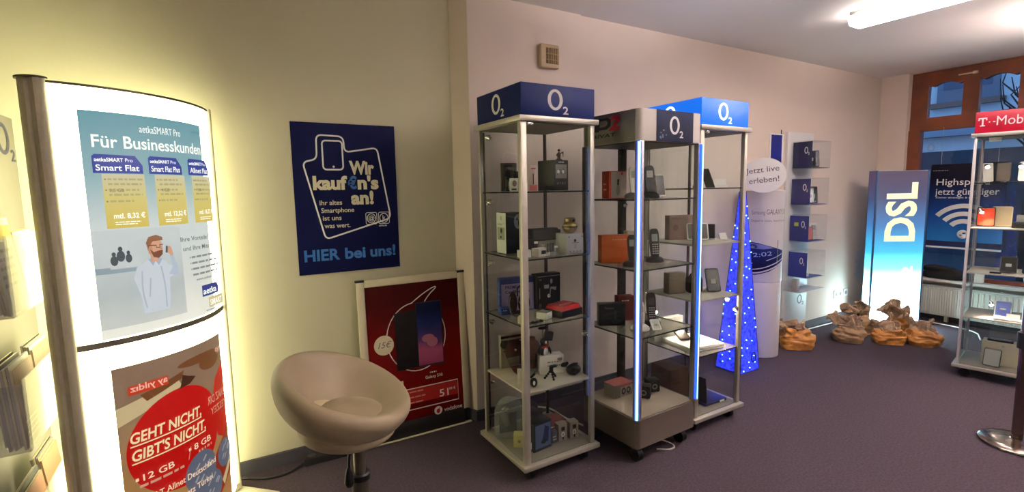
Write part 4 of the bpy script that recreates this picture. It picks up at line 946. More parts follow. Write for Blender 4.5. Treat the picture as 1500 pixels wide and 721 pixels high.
# --- cabinet floor
z = .105
t = thing('plastic_dome', 'clear plastic bubble pack with silver handset, cabinet floor', 'pack', (1.325, 2.29, z), radians(-15))
m = MB(); m.lathe(smooth_prof([(.075, .0), (.085, .08), (.08, .16), (.05, .21), (0, .225)], 2), seg=32, sy=.6); m.build('bubble', ACRYLG, t, smooth='all')
B('silver_body', (.02, 0, .10), (.05, .025, .10), STEEL, t, bev=.01, M=place(ry=-.35)); m = MB(); m.ball((-.02, -.01, .155), .02, (1.2, .8, .8)); m.build('chrome_ball', CHROME, t, smooth='all'); B('card', (0, .02, .06), (.1, .004, .11), BLACK, t)
carton('yellow_box', 'small pale yellow box at the near left of cabinet floor', (1.31, 2.155, z), radians(-35), (.06, .05, .07), mat('box_pale_yellow', '#c9bf7a', .55), lambda a, b, w, d, h: (a.disc('box_spot', GREY, w*.5, h*.5, .008), b.lines('box_print', GREY, w*.2, w*.7, h*.5, 2, .02, .01)))
def pr_big(a, b, w, d, h):
    a.rect('blue_print', mat('print_dusk_blue', '#4f5a80', .5), w*.08, h*.1, w*.95, h*.92); a.face('dark_shape', INKN, [(w*.45, h*.3), (w*.62, h*.85), (w*.85, h*.75), (w*.8, h*.25)]); a.disc('dark_spot', INKK, w*.55, h*.3, .02, .012)
    b.rect('white_panel', WHITE, d*.2, h*.1, d*.8, h*.32); b.rect('white_square', WHITE, d*.3, h*.4, d*.75, h*.52)
carton('router_box', 'bluish box with dark shape just right of near post, cabinet floor', (1.385, 2.095, z), radians(6), (.12, .09, .155), mat('carton_dark', '#1d1c24', .5), pr_big)
carton('cable_box', 'flat dark box with white label behind the bluish box', (1.455, 2.255, z), radians(4), (.085, .09, .12), mat('carton_dark', '#1d1c24', .5), lambda a, b, w, d, h: a.rect('label', INKW, w*.1, h*.75, w*.25, h*.86))
carton('pink_box', 'low pinkish red box between the bluish box and watch boxes', (1.555, 2.19, z), radians(-3), (.10, .08, .085), mat('box_dusty_red', '#8c4743', .5), lambda a, b, w, d, h: a.lines('box_print', INKW, w*.1, w*.8, h*.5, 2, .02, .006))
def pr_w(a, b, w, d, h):
    a.ring('watch_picture', INKW, w*.5, h*.4, .010, .014, .006, .009); a.rect('watch_screen', INKK, w*.3, h*.62, w*.7, h*.85); a.rect('watch_strap', INKK, w*.42, h*.1, w*.58, h*.28)
wbx = mat('box_taupe', '#8d7f78', .5)
carton('watch_box', 'taupe watch box, left of the pair on the cabinet floor', (1.535, 2.09, z), radians(-5), (.055, .045, .095), wbx, pr_w, group='watch boxes')
carton('watch_box', 'taupe watch box, right of the pair on the cabinet floor', (1.605, 2.08, z), radians(-5), (.055, .045, .095), wbx, pr_w, group='watch boxes')
carton('mini_box', 'small dark box with pale front left of the watch boxes', (1.485, 2.09, z), radians(-5), (.035, .03, .065), mat('box_slate', '#55525c', .5), lambda a, b, w, d, h: a.lines('box_print', INKW, w*.2, w*.8, h*.5, 2, .015, .006))

# ================================================================== SILVER CABINET WITH LED EDGES
DW, DD = .478, .43
D0 = (1.80, 1.785, 0); DR = radians(2.0)
LEDM = lit('led_strip', (.02, .10, 1.0), S_LED*.5); LEDB = lit('led_core', (.45, .8, 1.0), S_LED*.75)
dc = thing('display_cabinet', 'silver glass cabinet with glowing blue light strips along its corners', 'display cabinet', D0, DR, 'glass display cabinets')
MB().prism(rrect(DW, DD, .03, 6, DW/2, DD/2), .155, Matrix.Translation((0, 0, .1))).build('plinth', PLINTH, dc, smooth=True)
B('top_plate', (DW/2, DD/2, .2565), (DW-.03, DD-.03, .003), mat('plinth_top', '#b3a494', .5), dc)
for x in (.06, DW-.06):
    for y in (.06, DD-.06):
        m = MB(); m.cyl((x-.016, y, .036), (x+.016, y, .036), .036, seg=20); m.box((x, y, .085), (.035, .035, .035)); m.build('caster', BLACK, dc, smooth=True)
hm = MB().prism(rrect(DW, DD, .03, 6, DW/2, DD/2), .155, Matrix.Translation((0, 0, 1.693)))
hm.build('header', mat('header_grey', '#b5aeaa', .45, .2), dc, smooth=True)
B('header_underside', (DW/2, DD/2, 1.690), (DW-.04, DD-.04, .006), mat('cabinet_top_inner', '#6c6258', .6), dc)
s = Sheet(dc, front(0, 0, 1.693)); 
s.rect('sign_panel', ramp_mat('sign_navy_fade', [(0, '#0b1230'), (.5, '#0a0f2a'), (1, '#10183c')], 0, .155, noise=.2), .115, .0, .40, .155)
s.O2('ring_logo', mat('logo_grey_white', '#cfc9cc', .5), .252, .083, .092, 1.15)
for i in range(9): s.nx('water_fleck'); s.disc('water_fleck', mat('fleck_blue', '#5a6a8c', .4), .135+random.random()*.05, .01+random.random()*.05, .003+random.random()*.005, .004)
s.finish()
s = Sheet(dc, leftf(0, DD-.03, 1.693)); s.rect('metal_panel', mat('header_metal', '#8c837a', .35, .6, var=.06), .0, .002, .37, .153)
S_ = .22
def sk(x, y): return (x+y*S_, y)
s.face('letter_mark', INKK, [sk(.05, .075), sk(.06, .075), sk(.06, .09), sk(.14, .09), sk(.155, .1), sk(.155, .112), sk(.14, .122), sk(.065, .122), sk(.065, .135), sk(.145, .135), sk(.18, .122), sk(.18, .09), sk(.155, .075)])
s.face('letter_bar', INKK, [sk(.05, .068), sk(.098, .068), sk(.098, .128), sk(.062, .128), sk(.062, .09), sk(.05, .09)])
s.text('number_mark', mat('two_red', '#b3161b', .4), '2', .19, .07, .095, .05, fit=.075, shear=S_)
s.text('small_letters', INKK, 'PRIVAT', .035, .035, .026, .02, fit=.2, shear=S_); s.finish()
FX = .014
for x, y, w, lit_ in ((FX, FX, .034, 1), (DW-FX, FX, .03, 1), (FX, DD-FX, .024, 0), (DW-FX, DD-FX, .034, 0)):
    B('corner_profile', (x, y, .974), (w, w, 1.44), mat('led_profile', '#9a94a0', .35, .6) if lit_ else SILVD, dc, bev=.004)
for x, ang in ((.0, -pi*.75), (DW-.012, -pi*.3)):
    dx, dy = cos(ang), sin(ang)
    m = MB(); m.cyl((x+dx*.004, .004+dy*.004, .268), (x+dx*.004, .004+dy*.004, 1.688), .0115, seg=18); st_ = m.build('light_strip', LEDM, dc, smooth=True)
    m = MB(); m.cyl((x+dx*.012, .004+dy*.012, .27), (x+dx*.012, .004+dy*.012, 1.686), .0065, seg=12); m.build('light_core', LEDB, dc, smooth=True)
for p, d in (((DW/2, .006, .974), (DW-.07, .005, 1.43)), ((.006, DD/2, .974), (.005, DD-.07, 1.43)), ((DW-.006, DD/2, .974), (.005, DD-.07, 1.43)), ((DW/2, DD-.006, .974), (DW-.07, .005, 1.43))): B('glass_pane', p, d, GLASS, dc)
B('rear_post', (DW*.60, DD-.03, .974), (.045, .03, 1.44), SILVD, dc, bev=.003)
for zz in (1.405, 1.045, .69):
    sh = B('shelf', (DW/2, DD/2, zz-.004), (DW-.03, DD-.03, .008), SHELF, dc); e = MB()
    for q, d in (((DW/2, .0155, zz-.004), (DW-.06, .001, .008)), ((.0155, DD/2, zz-.004), (.001, DD-.06, .008)), ((DW-.0155, DD/2, zz-.004), (.001, DD-.06, .008))): e.box(q, d)
    e.build('shelf_edge', EDGE, sh)
for zz in (1.36, .99, .62): halogen(dc, (DW*.60, DD-.055, zz), (-.2, -.9, -.4), 0)
# goods, top to bottom
z = 1.4065
PHB = lambda a, b, w, d, h: (a.rect('pale_front', mat('carton_pale', '#b3a39a', .5), .012, .004, w-.004, h-.004), a.disc('red_dot', RED, w*.72, h*.9, .008), a.rect('handset_picture', INKK, w*.45, h*.42, w*.55, h*.7), a.disc('cradle_picture', GREY, w*.5, h*.3, .012, .03), b.lines('side_print', INKW, d*.25, d*.7, h*.5, 2, .03, .008))
carton('phone_box', 'red and grey phone box on the upper shelf of LED cabinet', (1.915, 2.09, z), radians(-8), (.115, .07, .15), REDO, PHB)
cordless('cordless_phone', 'white cordless handset beside the red phone box, upper shelf', (1.925, 1.945, z), radians(-30), WHITE, mat('base_grey', '#6a6668', .5), keys=False, h=.155)
cordless('cordless_phone', 'black handset with pale rim in cradle, upper shelf', (2.06, 1.965, z), radians(-28), mat('slate_phone', '#26252e', .4), SOFTB, mat('lcd_white', '#c9c7c4', .3), keys=False, h=.16)
phone('flip_phone', 'white phone with dark screen on the upper shelf, right', (2.165, 1.985, z), radians(-20), .05, .125, 14, WHITE, mat('dark_display', '#3c3438', .3), th=.016)
phone('picture_card', 'dark red card standing behind white phone, upper shelf', (2.19, 2.10, z), radians(-15), .09, .17, 8, mat('card_red', '#7c3430', .5), mat('card_dark', '#56302e', .4), cat='card')
z = 1.0465
def pr_or(a, b, w, d, h):
    a.lines('box_print', mat('print_peach', '#d79a68', .5), w*.35, w*.85, h*.82, 1, .01, .007); b.text('side_letters', mat('print_peach', '#d79a68', .5), '[=]', d*.2, h*.3, .03, .01)
carton('phone_box', 'wide orange phone box on the middle shelf of LED cabinet', (1.93, 2.10, z), radians(-24), (.175, .07, .155), ORANGE, pr_or)
carton('phone_box', 'white phone box with red dot behind the light strip', (2.075, 2.10, z), radians(-22), (.10, .06, .17), mat('carton_rosy_white', '#cfc2bf', .5), lambda a, b, w, d, h: (a.disc('red_dot', RED, w*.78, h*.9, .009), a.disc('picture', GREY, w*.4, h*.3, .02, .03)))
cordless('cordless_phone', 'black cordless phone in front of the orange phone box', (1.905, 1.935, z), radians(-35), BLACK, mat('cradle_slate', '#20222c', .35), keys=False, h=.15)
cordless('cordless_phone', 'black handset right of the light strip, middle shelf', (2.105, 1.965, z), radians(-25), BLACK, BLACK, keys=True, h=.17)
z = .6915
def pr_dk(a, b, w, d, h):
    a.text('box_brand', mat('print_silver', '#9a98a0', .4), 'Panasonic', w*.22, h*.78, .016, .008, fit=w*.34); a.rect('handset_picture', mat('picture_slate', '#3e434f', .4), w*.56, h*.18, w*.66, h*.72); a.disc('cradle_picture', mat('picture_slate', '#3e434f', .4), w*.66, h*.2, .03, .012)
    b.disc('side_mark', mat('print_silver', '#9a98a0', .4), d*.5, h*.2, .008)
carton('phone_box', 'dark blue grey phone box at left of the lower shelf', (1.895, 2.09, z), radians(-28), (.15, .06, .125), mat('carton_midnight', '#191d29', .4), pr_dk)
carton('phone_box', 'dark red box behind the blue grey phone box', (2.035, 2.13, z), radians(-20), (.10, .06, .145), mat('carton_maroon', '#6e1f20', .5), lambda a, b, w, d, h: a.lines('box_print', INKW, w*.2, w*.8, h*.8, 1, .01, .006))
cordless('cordless_phone', 'white desk phone behind the light strip, lower shelf', (1.945, 1.915, z), radians(-30), WHITE, WHITE, keys=True, h=.14)
phone('desk_display', 'white sloped keypad leaning right of light strip, lower shelf', (2.0, 1.842, z), radians(-25), .05, .07, 50, WHITE, mat('lcd_pale', '#c9cfd4', .3), cat='phone', keys=True)
cordless('cordless_phone', 'reddish black handset with pale keys on the lower shelf', (2.075, 1.955, z), radians(-28), mat('maroon_phone', '#2a1518', .35), BLACK, mat('lcd_dark', '#4a3a3c', .3), keys=True, h=.165)
z = .2585
def pr_spk(a, b, w, d, h):
    for q in (.5, .78): a.ring('speaker_picture', INKK, w*q, h*.42, .017, .02, .008, .01)
    a.rect('pink_strip', mat('print_rose', '#a8464a', .5), w*.3, h*.78, w*.98, h*.97); a.rect('side_field', mat('print_dim', '#6d6663', .5), 0, 0, w*.3, h)
carton('speaker_box', 'grey box with speaker picture on the plinth of LED cabinet', (1.965, 2.105, z), radians(2), (.14, .09, .075), mat('box_warm_grey', '#a09892', .5), pr_spk, top=mat('lid_rose', '#b0605f', .5))
for (x, y, rz_, lb) in ((2.06, 1.99, -50, 'black cube speaker beside the light strip, on the plinth'), (2.165, 2.03, -20, 'black cube speaker with pale cone, right on the plinth')):
    t = thing('cube_speaker', lb, 'speaker', (x, y, z), radians(rz_), 'pair of cube speakers'); B('cabinet', (0, 0, .038), (.075, .07, .075), SOFTB, t, bev=.01)
    m = MB(); m.lathe([(.03, 0), (.03, .003), (.027, .003)], seg=28, fn=lambda p: Vector((p.x, -.035-p.z, p.y+.038))); m.build('cone_ring', BLACK, t, smooth=True); m = MB(); m.lathe([(0, .0), (.012, .004), (.026, .001)], seg=28, fn=lambda p: Vector((p.x, -.035-p.z, p.y+.038))); m.build('cone', mat('cone_grey', '#8b8784', .35, .3), t, smooth=True)
m = MB(); pts = [(2.085+.02*cos(i*.7)+i*.0012, 2.092+.014*sin(i*.5), z+.02+.035*abs(sin(i*.45))) for i in range(40)]
m.tube(pts, .0025, seg=6, smooth=1); tag(m.build('speaker_cable', SOFTB, None, smooth=True), 'tangled black cable between the two cube speakers', 'cable')
m = MB(); m.tube([(1.86, 2.30, .01), (1.83, 2.45, .006), (1.84, 2.62, .006), (1.78, 2.68, .006)], .006, smooth=2); tag(m.build('mains_cable', LGREY, None, smooth=True), 'pale cable on the floor behind the LED cabinet', 'cable')
m = MB(); m.tube([(2.03, 1.86, .006), (2.09, 1.81, .006), (2.15, 1.83, .006), (2.13, 1.95, .006)], .005, smooth=2); tag(m.build('mains_cable', LGREY, None, smooth=True), 'pale cable loop on the carpet under the LED cabinet', 'cable')

# ================================================================== CABINET WITH LIT SIGN BOX
C2 = (2.345, 1.862, 0); W2 = .425
cab2 = cabinet('display_cabinet', 'glass cabinet with glowing bright blue sign box, behind the LED cabinet', C2, 0, lit('sign_lit_blue', (.004, .14, .72), 1.0), o2faces(lit('logo_lit_white', '#f2f6ff', 1.3)), W2, opaque=(1, 2))
halogen(cab2, (.06, .37, .66), (.5, -.8, -.35), 1, 1.5); halogen(cab2, (.40, .38, .785), (-.5, -.6, -.6), 1, 1.0); halogen(cab2, (.395, .03, .70), (-.5, .5, -.7), 1, 1.4); halogen(cab2, (.06, .37, 1.42), (.5, -.8, -.35), 0)
def stand_pic(name, label, loc, rz, w, h, m1, m2, lean=20, cat='tablet'): return phone(name, label, loc, rz, w, h, lean, m1, m2, True, None, cat)
z = 1.4565
t = thing('folded_card', 'small black and white folded card, top shelf of lit cabinet', 'card', (2.60, 1.99, z), radians(-20))
MB().prism([(0, 0), (.004, 0), (-.041, .11), (-.045, .11)], .09, Matrix(((1, 0, 0, 0), (0, 0, 1, -.045), (0, 1, 0, 0), (0, 0, 0, 1)))).build('dark_leaf', BLACK, t); MB().prism([(-.045, .112), (-.049, .112), (-.094, 0), (-.09, 0)], .09, Matrix(((1, 0, 0, 0), (0, 0, 1, -.045), (0, 1, 0, 0), (0, 0, 0, 1)))).build('back_leaf', DGREY, t)
B('white_tray', (.05, -.0, .006), (.09, .08, .012), WHITE, t, bev=.003); B('paper', (.05, -.03, .025), (.085, .003, .04), WHITE, t, M=place(rx=-.3))
z = 1.1315
carton('tablet_box', 'pinkish tablet carton seen through the LED cabinet, second shelf', (2.53, 2.16, z), radians(-14), (.18, .05, .155), mat('box_rose_beige', '#a5837c', .5), lambda a, b, w, d, h: (a.lines('box_print', mat('print_rose2', '#8c5a55', .5), w*.1, w*.6, h*.85, 1, .01, .008), a.disc('box_face', mat('print_rose2', '#8c5a55', .5), w*.25, h*.5, .02)))
stand_pic('photo_frame', 'white tablet with dark screen leaning in front of pinkish carton', (2.56, 2.04, z), radians(-35), .13, .105, WHITE, mat('frame_screen', '#39302f', .3), 18)
stand_pic('tablet', 'small dark tablet on a white tray, second shelf, right', (2.64, 2.02, z), radians(-50), .07, .10, mat('steel_tablet', '#4a4e58', .3), SCREEN, 25)
B0 = thing('paper_tray', 'white paper card beside the small dark tablet', 'card', (2.70, 1.955, z), radians(0)); B('card', (0, 0, .026), (.07, .003, .042), WHITE, B0, M=place(rx=-.4)); B('lip', (0, -.02, .004), (.06, .02, .006), WHITE, B0, bev=.002)
z = .8015
stand_pic('tablet', 'large black tablet leaning on its stand, middle of lit cabinet', (2.655, 1.985, z), radians(-30), .085, .15, BLACK, mat('tablet_maroon', '#221518', .15), 24)
t = thing('camera_bag', 'rounded black case beside the large black tablet', 'case', (2.545, 2.05, z), radians(-20)); B('body', (0, 0, .055), (.10, .07, .11), SOFTB, t, bev=.025); m = MB(); m.tube([(-.03, 0, .105), (-.02, 0, .125), (.02, 0, .125), (.03, 0, .105)], .005, smooth=2); m.build('grip', SOFTB, t, smooth=True)
carton('accessory_box', 'beige box left of the rounded black case', (2.45, 2.12, z), radians(-14), (.12, .06, .13), mat('box_sand', '#a18d7c', .5), lambda a, b, w, d, h: a.lines('box_print', GREY, w*.1, w*.7, h*.8, 2, .02, .008))
z = .4665
t = thing('white_case', 'white flat case glowing under the spotlight, low shelf', 'case', (2.545, 2.05, z), radians(-8)); B('tray', (0, 0, .016), (.27, .26, .032), WHITE, t, bev=.006); B('lid_line', (0, -.1305, .016), (.25, .001, .003), GREY, t); B('clasp', (-.03, -.132, .016), (.04, .004, .014), LGREY, t, bev=.002)
phone('phone', 'dark phone lying tilted on the white flat case', (2.49, 2.06, z+.033), radians(-20), .075, .10, 70, SCREEN, mat('phone_brown', '#5b4238', .2), stand=False)
carton('white_box', 'long white box standing behind the white flat case', (2.50, 2.225, z), radians(-6), (.24, .05, .15), WHITE, lambda a, b, w, d, h: (a.rect('box_picture', GREY, w*.75, h*.1, w*.95, h*.55)))
z = .105
t = thing('notebook', 'dark blue open notebook on the floor of lit cabinet', 'notebook', (2.625, 2.02, z), radians(-2)); B('base', (0, 0, .009), (.20, .20, .018), mat('case_blue', '#1b2150', .35), t, bev=.008); B('screen', (-.08, .0, .10), (.012, .19, .18), mat('case_navy', '#14151f', .3), t, bev=.004, M=place(ry=-.1)); B('badge', (.05, -.101, .009), (.04, .003, .012), WHITE, t)
carton('brown_box', 'large brown carton on the floor of lit cabinet, left', (2.45, 2.15, z), radians(-4), (.15, .18, .22), mat('carton_brown', '#6b4434', .6), lambda a, b, w, d, h: a.lines('box_print', mat('print_dkbrown', '#4a2e24', .5), w*.1, w*.7, h*.7, 2, .03, .01))

# ================================================================== LED TREE
tree = thing('light_tree', 'glowing blue light pyramid tree behind the lit cabinet', 'light decoration', (3.53, 2.405, 0))
TH, TB, TT = 1.42, .125, .018
FAB = mat('blue_lit_fabric', (.012, .02, .9), .7, em=2.2, var=.9, vs=48)
def tcor(k, z):
    r = TB+(TT-TB)*z/TH; sx, sy = ((-1, -1), (1, -1), (1, 1), (-1, 1))[k % 4]; return Vector((r*sx*.95, r*sy*.9, z))
for k in range(4):
    m = MB(); m.grid(lambda i, j: tcor(k, .01+j*(TH-.01)).lerp(tcor(k+1, .01+j*(TH-.01)), i)*1.0, 2, 9)
    m.build('fabric_side', FAB, tree)
m = MB()
for k in range(4): m.tube([tcor(k, .01), tcor(k, TH)], .004, seg=6); m.tube([tcor(k, .01), tcor(k+1, .01)], .004, seg=6)
m.build('wire_frame', mat('wire_blue', '#26348c', .4), tree, smooth=True)
BULB = lit('led_bulb', (.16, .42, 1), 10)
bm_ = None
for i in range(92):
    k = (0, 3, 0, 3, 1, 2)[i % 6]; z = TH*(.02+.95*((i*.6180339)%1)**1.25); t_ = (i*.754877+.13) % 1
    p = tcor(k, z).lerp(tcor(k+1, z), t_); n = Vector(((0, -1), (1, 0), (0, 1), (-1, 0))[k]+(0,))
    if bm_ is None: bm_ = MB().ball((0, 0, 0), .005, sub=1).build('led_bulb', BULB, tree, smooth='all'); o = bm_
    else: o = bm_.copy(); COL.objects.link(o); o.parent = tree
    o.location = p+n*.006
s = Sheet(tree, plane((0, -TB*.9-.002, .12), (1, 0, 0), (0, .05, 1))); s.O2('ring_logo', mat('logo_midnight', '#0a0a2c', .5), .035, .0, .085, 1.1); s.finish()

# ================================================================== ROUND PROMOTION COLUMN
RC = .166
colm = thing('promotion_column', 'white round column with a large phone picture beside light tree', 'column display', (4.04, 2.56, 0), radians(-57.5))
m = MB(); m.lathe([(0, 0), (RC-.004, 0), (RC-.003, .645), (RC-.006, .65), (0, .65)], seg=56); m.build('lower_drum', mat('drum_white', '#bcb5ba', .4), colm, smooth=True)
m = MB(); m.lathe([(0, .65), (RC-.006, .65), (RC, .655), (RC, 1.42), (RC-.006, 1.424), (0, 1.424)], seg=56); m.build('upper_drum', mat('column_white', '#bfb8bd', .35), colm, smooth=True)
cyl_ = lambda u, v, h: Vector(((RC+h)*sin(u/RC), -(RC+h)*cos(u/RC), v))
s = Sheet(colm, cyl_, [-.25+.02*i for i in range(26)])
GT = mat('print_soft_grey', '#77727c', .5); DT = mat('print_dark_grey', '#55505c', .5)
s.text('headline', GT, 'Samsung', -.085, 1.225, .05, .004, fit=.105); s.text('headline', DT, 'GALAXY S III', .03, 1.225, .062, .0, fit=.2)
s.text('subline', GT, 'Designed for humans,', -.085, 1.165, .026, .008, fit=.16); s.text('subline', GT, 'inspired by nature', .085, 1.165, .026, .008, fit=.14)
PH = ramp_mat('phone_picture', [(0, '#120d1a'), (.3, '#0f0c22'), (.6, '#131a4c'), (1, '#222c62')], .72, 1.0, noise=.25)
s.face('phone_picture', PH, [(-.2, .79), (-.16, .745), (-.1, .715), (-.04, .715), (.06, .745), (.16, .80), (.2, .83), (.2, .92), (.1, .95), (-.02, .985), (-.12, 1.0), (-.2, 1.0)])
s.face('phone_shine', mat('picture_lilac', '#5a62a0', .4), [(-.12, .995), (.02, .97), (.1, .945), (.02, .935), (-.08, .94), (-.16, .95), (-.16, .99)])
s.stroke('bird_shape', INKN, [(-.1, .955), (-.06, .972), (-.03, .955), (-.05, .945)], .016, False, 1)
CR = mat('print_chrome', '#b9b4c6', .3)
s.stroke('chrome_line', CR, [(-.2, .775), (-.1, .755), (.0, .77), (.1, .81), (.2, .855)], .008, False, 2); s.nx(); s.stroke('chrome_line', CR, [(-.2, .755), (-.1, .728), (-.02, .733), (.08, .768), (.2, .83)], .012, False, 2); s.nx()
s.stroke('chrome_line', CR, [(.04, .84), (.12, .87), (.18, .895)], .005); s.nx(); s.stroke('chrome_line', CR, [(-.17, .80), (-.12, .815), (-.08, .825)], .006)
s.text('screen_time', mat('print_ice', '#8d97d0', .4), '12:02', -.085, .862, .05, .0, fit=.17, rot=.14)
s.finish()
m = MB()
for u in (-.125, .13):
    m.box(tuple(cyl_(u, .9, .006)), (.008, .008, .22))
m.build('picture_clip', ACRYLG, colm)
disc = thing('speech_disc', 'round white sign with grey words above the round column', 'sign', (3.79, 2.40, 1.545), radians(-57.5))
md = Matrix(((1, 0, 0, 0), (0, 0, -1, 0), (0, 1, 0, 0), (0, 0, 0, 1)))
MB().prism(ell(.158, .138, 48), .008, md).build('disc', mat('disc_white', '#e9e4e6', .35), disc)
m = MB(); m.tube([(.05, .006, -.10), (.07, .08, -.125), (.10, .16, -.122)], .003, smooth=1); m.build('holder_wire', LGREY, disc, smooth=True)
s = Sheet(disc, front(0, -.0085, 0)); s.text('sign_text', DT, 'Jetzt live', -.132, .012, .062, .0, fit=.24, rot=.10); s.text('sign_text', DT, 'erleben!', -.105, -.068, .062, .0, fit=.215, rot=.10); s.finish()

# ================================================================== WALL DISPLAY WITH FOUR CLEAR BOXES
bp = thing('wall_sign', 'narrow dark blue sign with white border on the back wall', 'panel', (4.50, 2.744, 1.58))
B('board', (0, -.005, .17), (.215, .01, .37), WHITE, bp, bev=.002); B('blue_field', (-.01, -.011, .18), (.165, .002, .33), mat('panel_blue', '#0f1776', .45), bp); m = MB(); m.cyl((.07, -.004, .355), (.07, -.004, .395), .004); m.build('hook', DGREY, bp, smooth=True)
wd = thing('wall_display', 'white wall board carrying four clear phone boxes', 'display board', (4.68, 2.744, 0))
B('board', (.19, -.012, 1.01), (.44, .024, 1.9), mat('display_white', '#d9d5d6', .45), wd, bev=.003)
B('ledge', (.19, -.11, .455), (.42, .18, .008), mat('ledge_white', '#cfd2d6', .4), wd)
B('bracket', (-.01, -.14, .52), (.05, .05, .12), mat('bracket_grey', '#a9a4a6', .5), wd, bev=.004)
s = Sheet(wd, front(.30, -.0245, .33)); s.O2('ring_logo', mat('logo_ink', '#1c1b3c', .5), -.02, 0, .095, 1.25); s.finish()
CARD = mat('card_royal', '#1c2a86', .45)
BOXZ = ((1.615, 1.865, 'topmost', '#1d1b4a'), (1.275, 1.525, 'second highest', '#1b2068'), (.93, 1.18, 'third from the top', '#1a237c'), (.585, .835, 'lowest', '#1b2a92'))
for i, (z0, z1, nm, cc) in enumerate(BOXZ):
    t = thing('phone_case', nm+' of four clear wall boxes with blue side card', 'display case', (4.715, 2.718, z0), group='clear boxes on the wall display')
    w, d, h = .30, .195, z1-z0; dx = -.01*i*0
    cm = mat('card_blue_'+str(i), cc, .45)
    for c, dd in (((w/2, -d, h/2), (w, .005, h)), ((0, -d/2, h/2), (.005, d, h)), ((w, -d/2, h/2), (.005, d, h)), ((w/2, -d/2, h), (w, d, .005)), ((w/2, -d/2, 0), (w, d, .006))): B('clear_wall', c, dd, ACRYL, t)
    B('side_card', (.006, -d/2, h/2), (.003, d-.02, h-.012), cm, t)
    B('floor_card', (w/2, -d/2, .006), (w-.03, d-.02, .004), cm, t)
    s = Sheet(t, leftf(.0045, -d/2, h*.66)); s.O2('ring_logo', INKW, .035, .0, .062, .75); s.finish()
    if i == 0 or i == 1:
        phone('phone', ('dark' if i == 0 else 'black')+' phone standing at the front of the '+nm+' clear box', (4.715+.085, 2.575, z0+.009), radians(-55), .065, .16, 22, BLACK, SCREEN, group=None)
        phone('phone', ('grey' if i == 0 else 'dark grey')+' phone leaning at the back of the '+nm+' clear box', (4.715+.19, 2.60, z0+.009), radians(-55), .07, .17, 24, DGREY if i == 0 else BLACK, mat('screen_grey', '#7b7a80', .3) if i == 0 else SCREEN)
    if i == 2:
        phone('phone', 'small phone with red screen in the third clear box', (4.715+.09, 2.575, z0+.009), radians(-55), .07, .13, 20, BLACK, mat('screen_red', '#b0423a', .3))
        phone('phone', 'slim grey phone with keys in the third clear box', (4.715+.2, 2.59, z0+.009), radians(-55), .055, .16, 20, LGREY, mat('screen_grey', '#7b7a80', .3), keys=True)
        B('price_sticker', (-.004, -.075, .165), (.003, .04, .035), mat('sticker_yellow', '#b7b94e', .5), t)
    if i == 3: B('price_card', (.10, -.14, .02), (.05, .003, .03), INKW, t, M=None)

# ================================================================== GLOWING BANNER COLUMN
ban = thing('light_banner', 'glowing banner column with upright word, white below and navy above', 'light column', (5.797, 2.454, 0), radians(-34.9))
BW, BH, BD = .495, 1.59, .12
k = S_BANNER
BAN = ramp_mat('banner_print', [(0, (.8, 1, 1)), (.14, (.5, .9, 1)), (.27, (.07, .15, .17)), (.37, (.011, .056, .072)), (.48, (.001, .019, .031)), (.64, (.0006, .0065, .017)), (.82, (.0006, .0012, .0045)), (1, (.0014, .0004, .0019))], 0, BH, em=k)
B('box', (BW/2, BD/2+.003, BH/2), (BW, BD-.006, BH), mat('banner_box', '#b9cdd8', .4), ban)
for x in (0, BW): B('edge_profile', (x, .06, BH/2), (.014, BD+.01, BH+.004), mat('banner_edge', '#3e5f86', .4, .4), ban, bev=.002)
s = Sheet(ban, front(0, 0, 0)); s.rect('print', BAN, .008, .004, BW-.008, BH-.004)
s.finish(); s = Sheet(ban, leftf(-.0075, BD, 0)); s.rect('side_print', BAN, .008, .004, BD-.008, BH-.004); s.finish(); s = Sheet(ban, front(0, 0, 0)); s.layer = 2
LT = lit('banner_letters', '#f4efc4', .95)
s.text('word', LT, 'DSL', .385, .87, .40, .03, rot=pi/2, fit=.60)
s.O2('ring_logo', lit('banner_logo_white', '#ffffff', 3.2), .22, .40, .26, 1.25, rot=pi/2); s.finish()
B('foot', (BW/2, .05, .006), (BW+.06, .22, .012), LGREY, ban, bev=.003)
# ================================================================== POSTER HANGING IN THE WINDOW
wp = thing('window_poster', 'blue poster with white radio waves hanging in the window', 'poster', (6.512, 2.265, .78), radians(-90))
B('sheet', (.30, .004, .435), (.60, .006, .87), mat('poster_back', '#1a2440', .4), wp)
s = Sheet(wp, front(0, 0, 0))
s.rect('print', ramp_mat('poster_night_fade', [(0, '#2f7fc0'), (.15, '#2a70b8'), (.4, '#1f4794'), (.62, '#1b2a5c'), (.8, '#161526'), (1, '#1a1620')], 0, .87), .002, .0, .598, .868)
s.rect('bottom_band', mat('band_navy', '#16194a', .4), .002, .022, .598, .075); s.rect('bottom_line', INKW, .002, .0, .598, .018)
s.text('headline', INKW, 'Highspeed', .055, .655, .092, .006, fit=.42); s.text('headline', INKW, 'jetzt günstiger', .05, .555, .092, .006, fit=.50); s.text('subline', INKW, 'Kleiner einsteigen & surfen', .06, .518, .024, .004, fit=.34); s.lines('corner_print', GREY, .02, .15, .80, 1, .01, .008, 0)
for r in (.30, .22, .145):
    s.nx(); s.ring('wave', INKW, .30, .165, r, r, r-.045, r-.045, 24, 38, 142)
s.disc('globe', INKW, .30, .155, .045); s.disc('globe_land', INKB, .31, .165, .015, .01); s.disc('globe_land', INKB, .285, .145, .01, .007); s.finish()
for x in (.08, .52):
    m = MB(); m.cyl((x, .004, .87), (x, .004, 1.25), .0015, seg=6); m.build('hanging_string', LGREY, wp)
bg = thing('folded_jacket', 'black folded jacket lying on the window sill under poster', 'jacket', (6.50, 2.08, .46))
from mathutils import noise
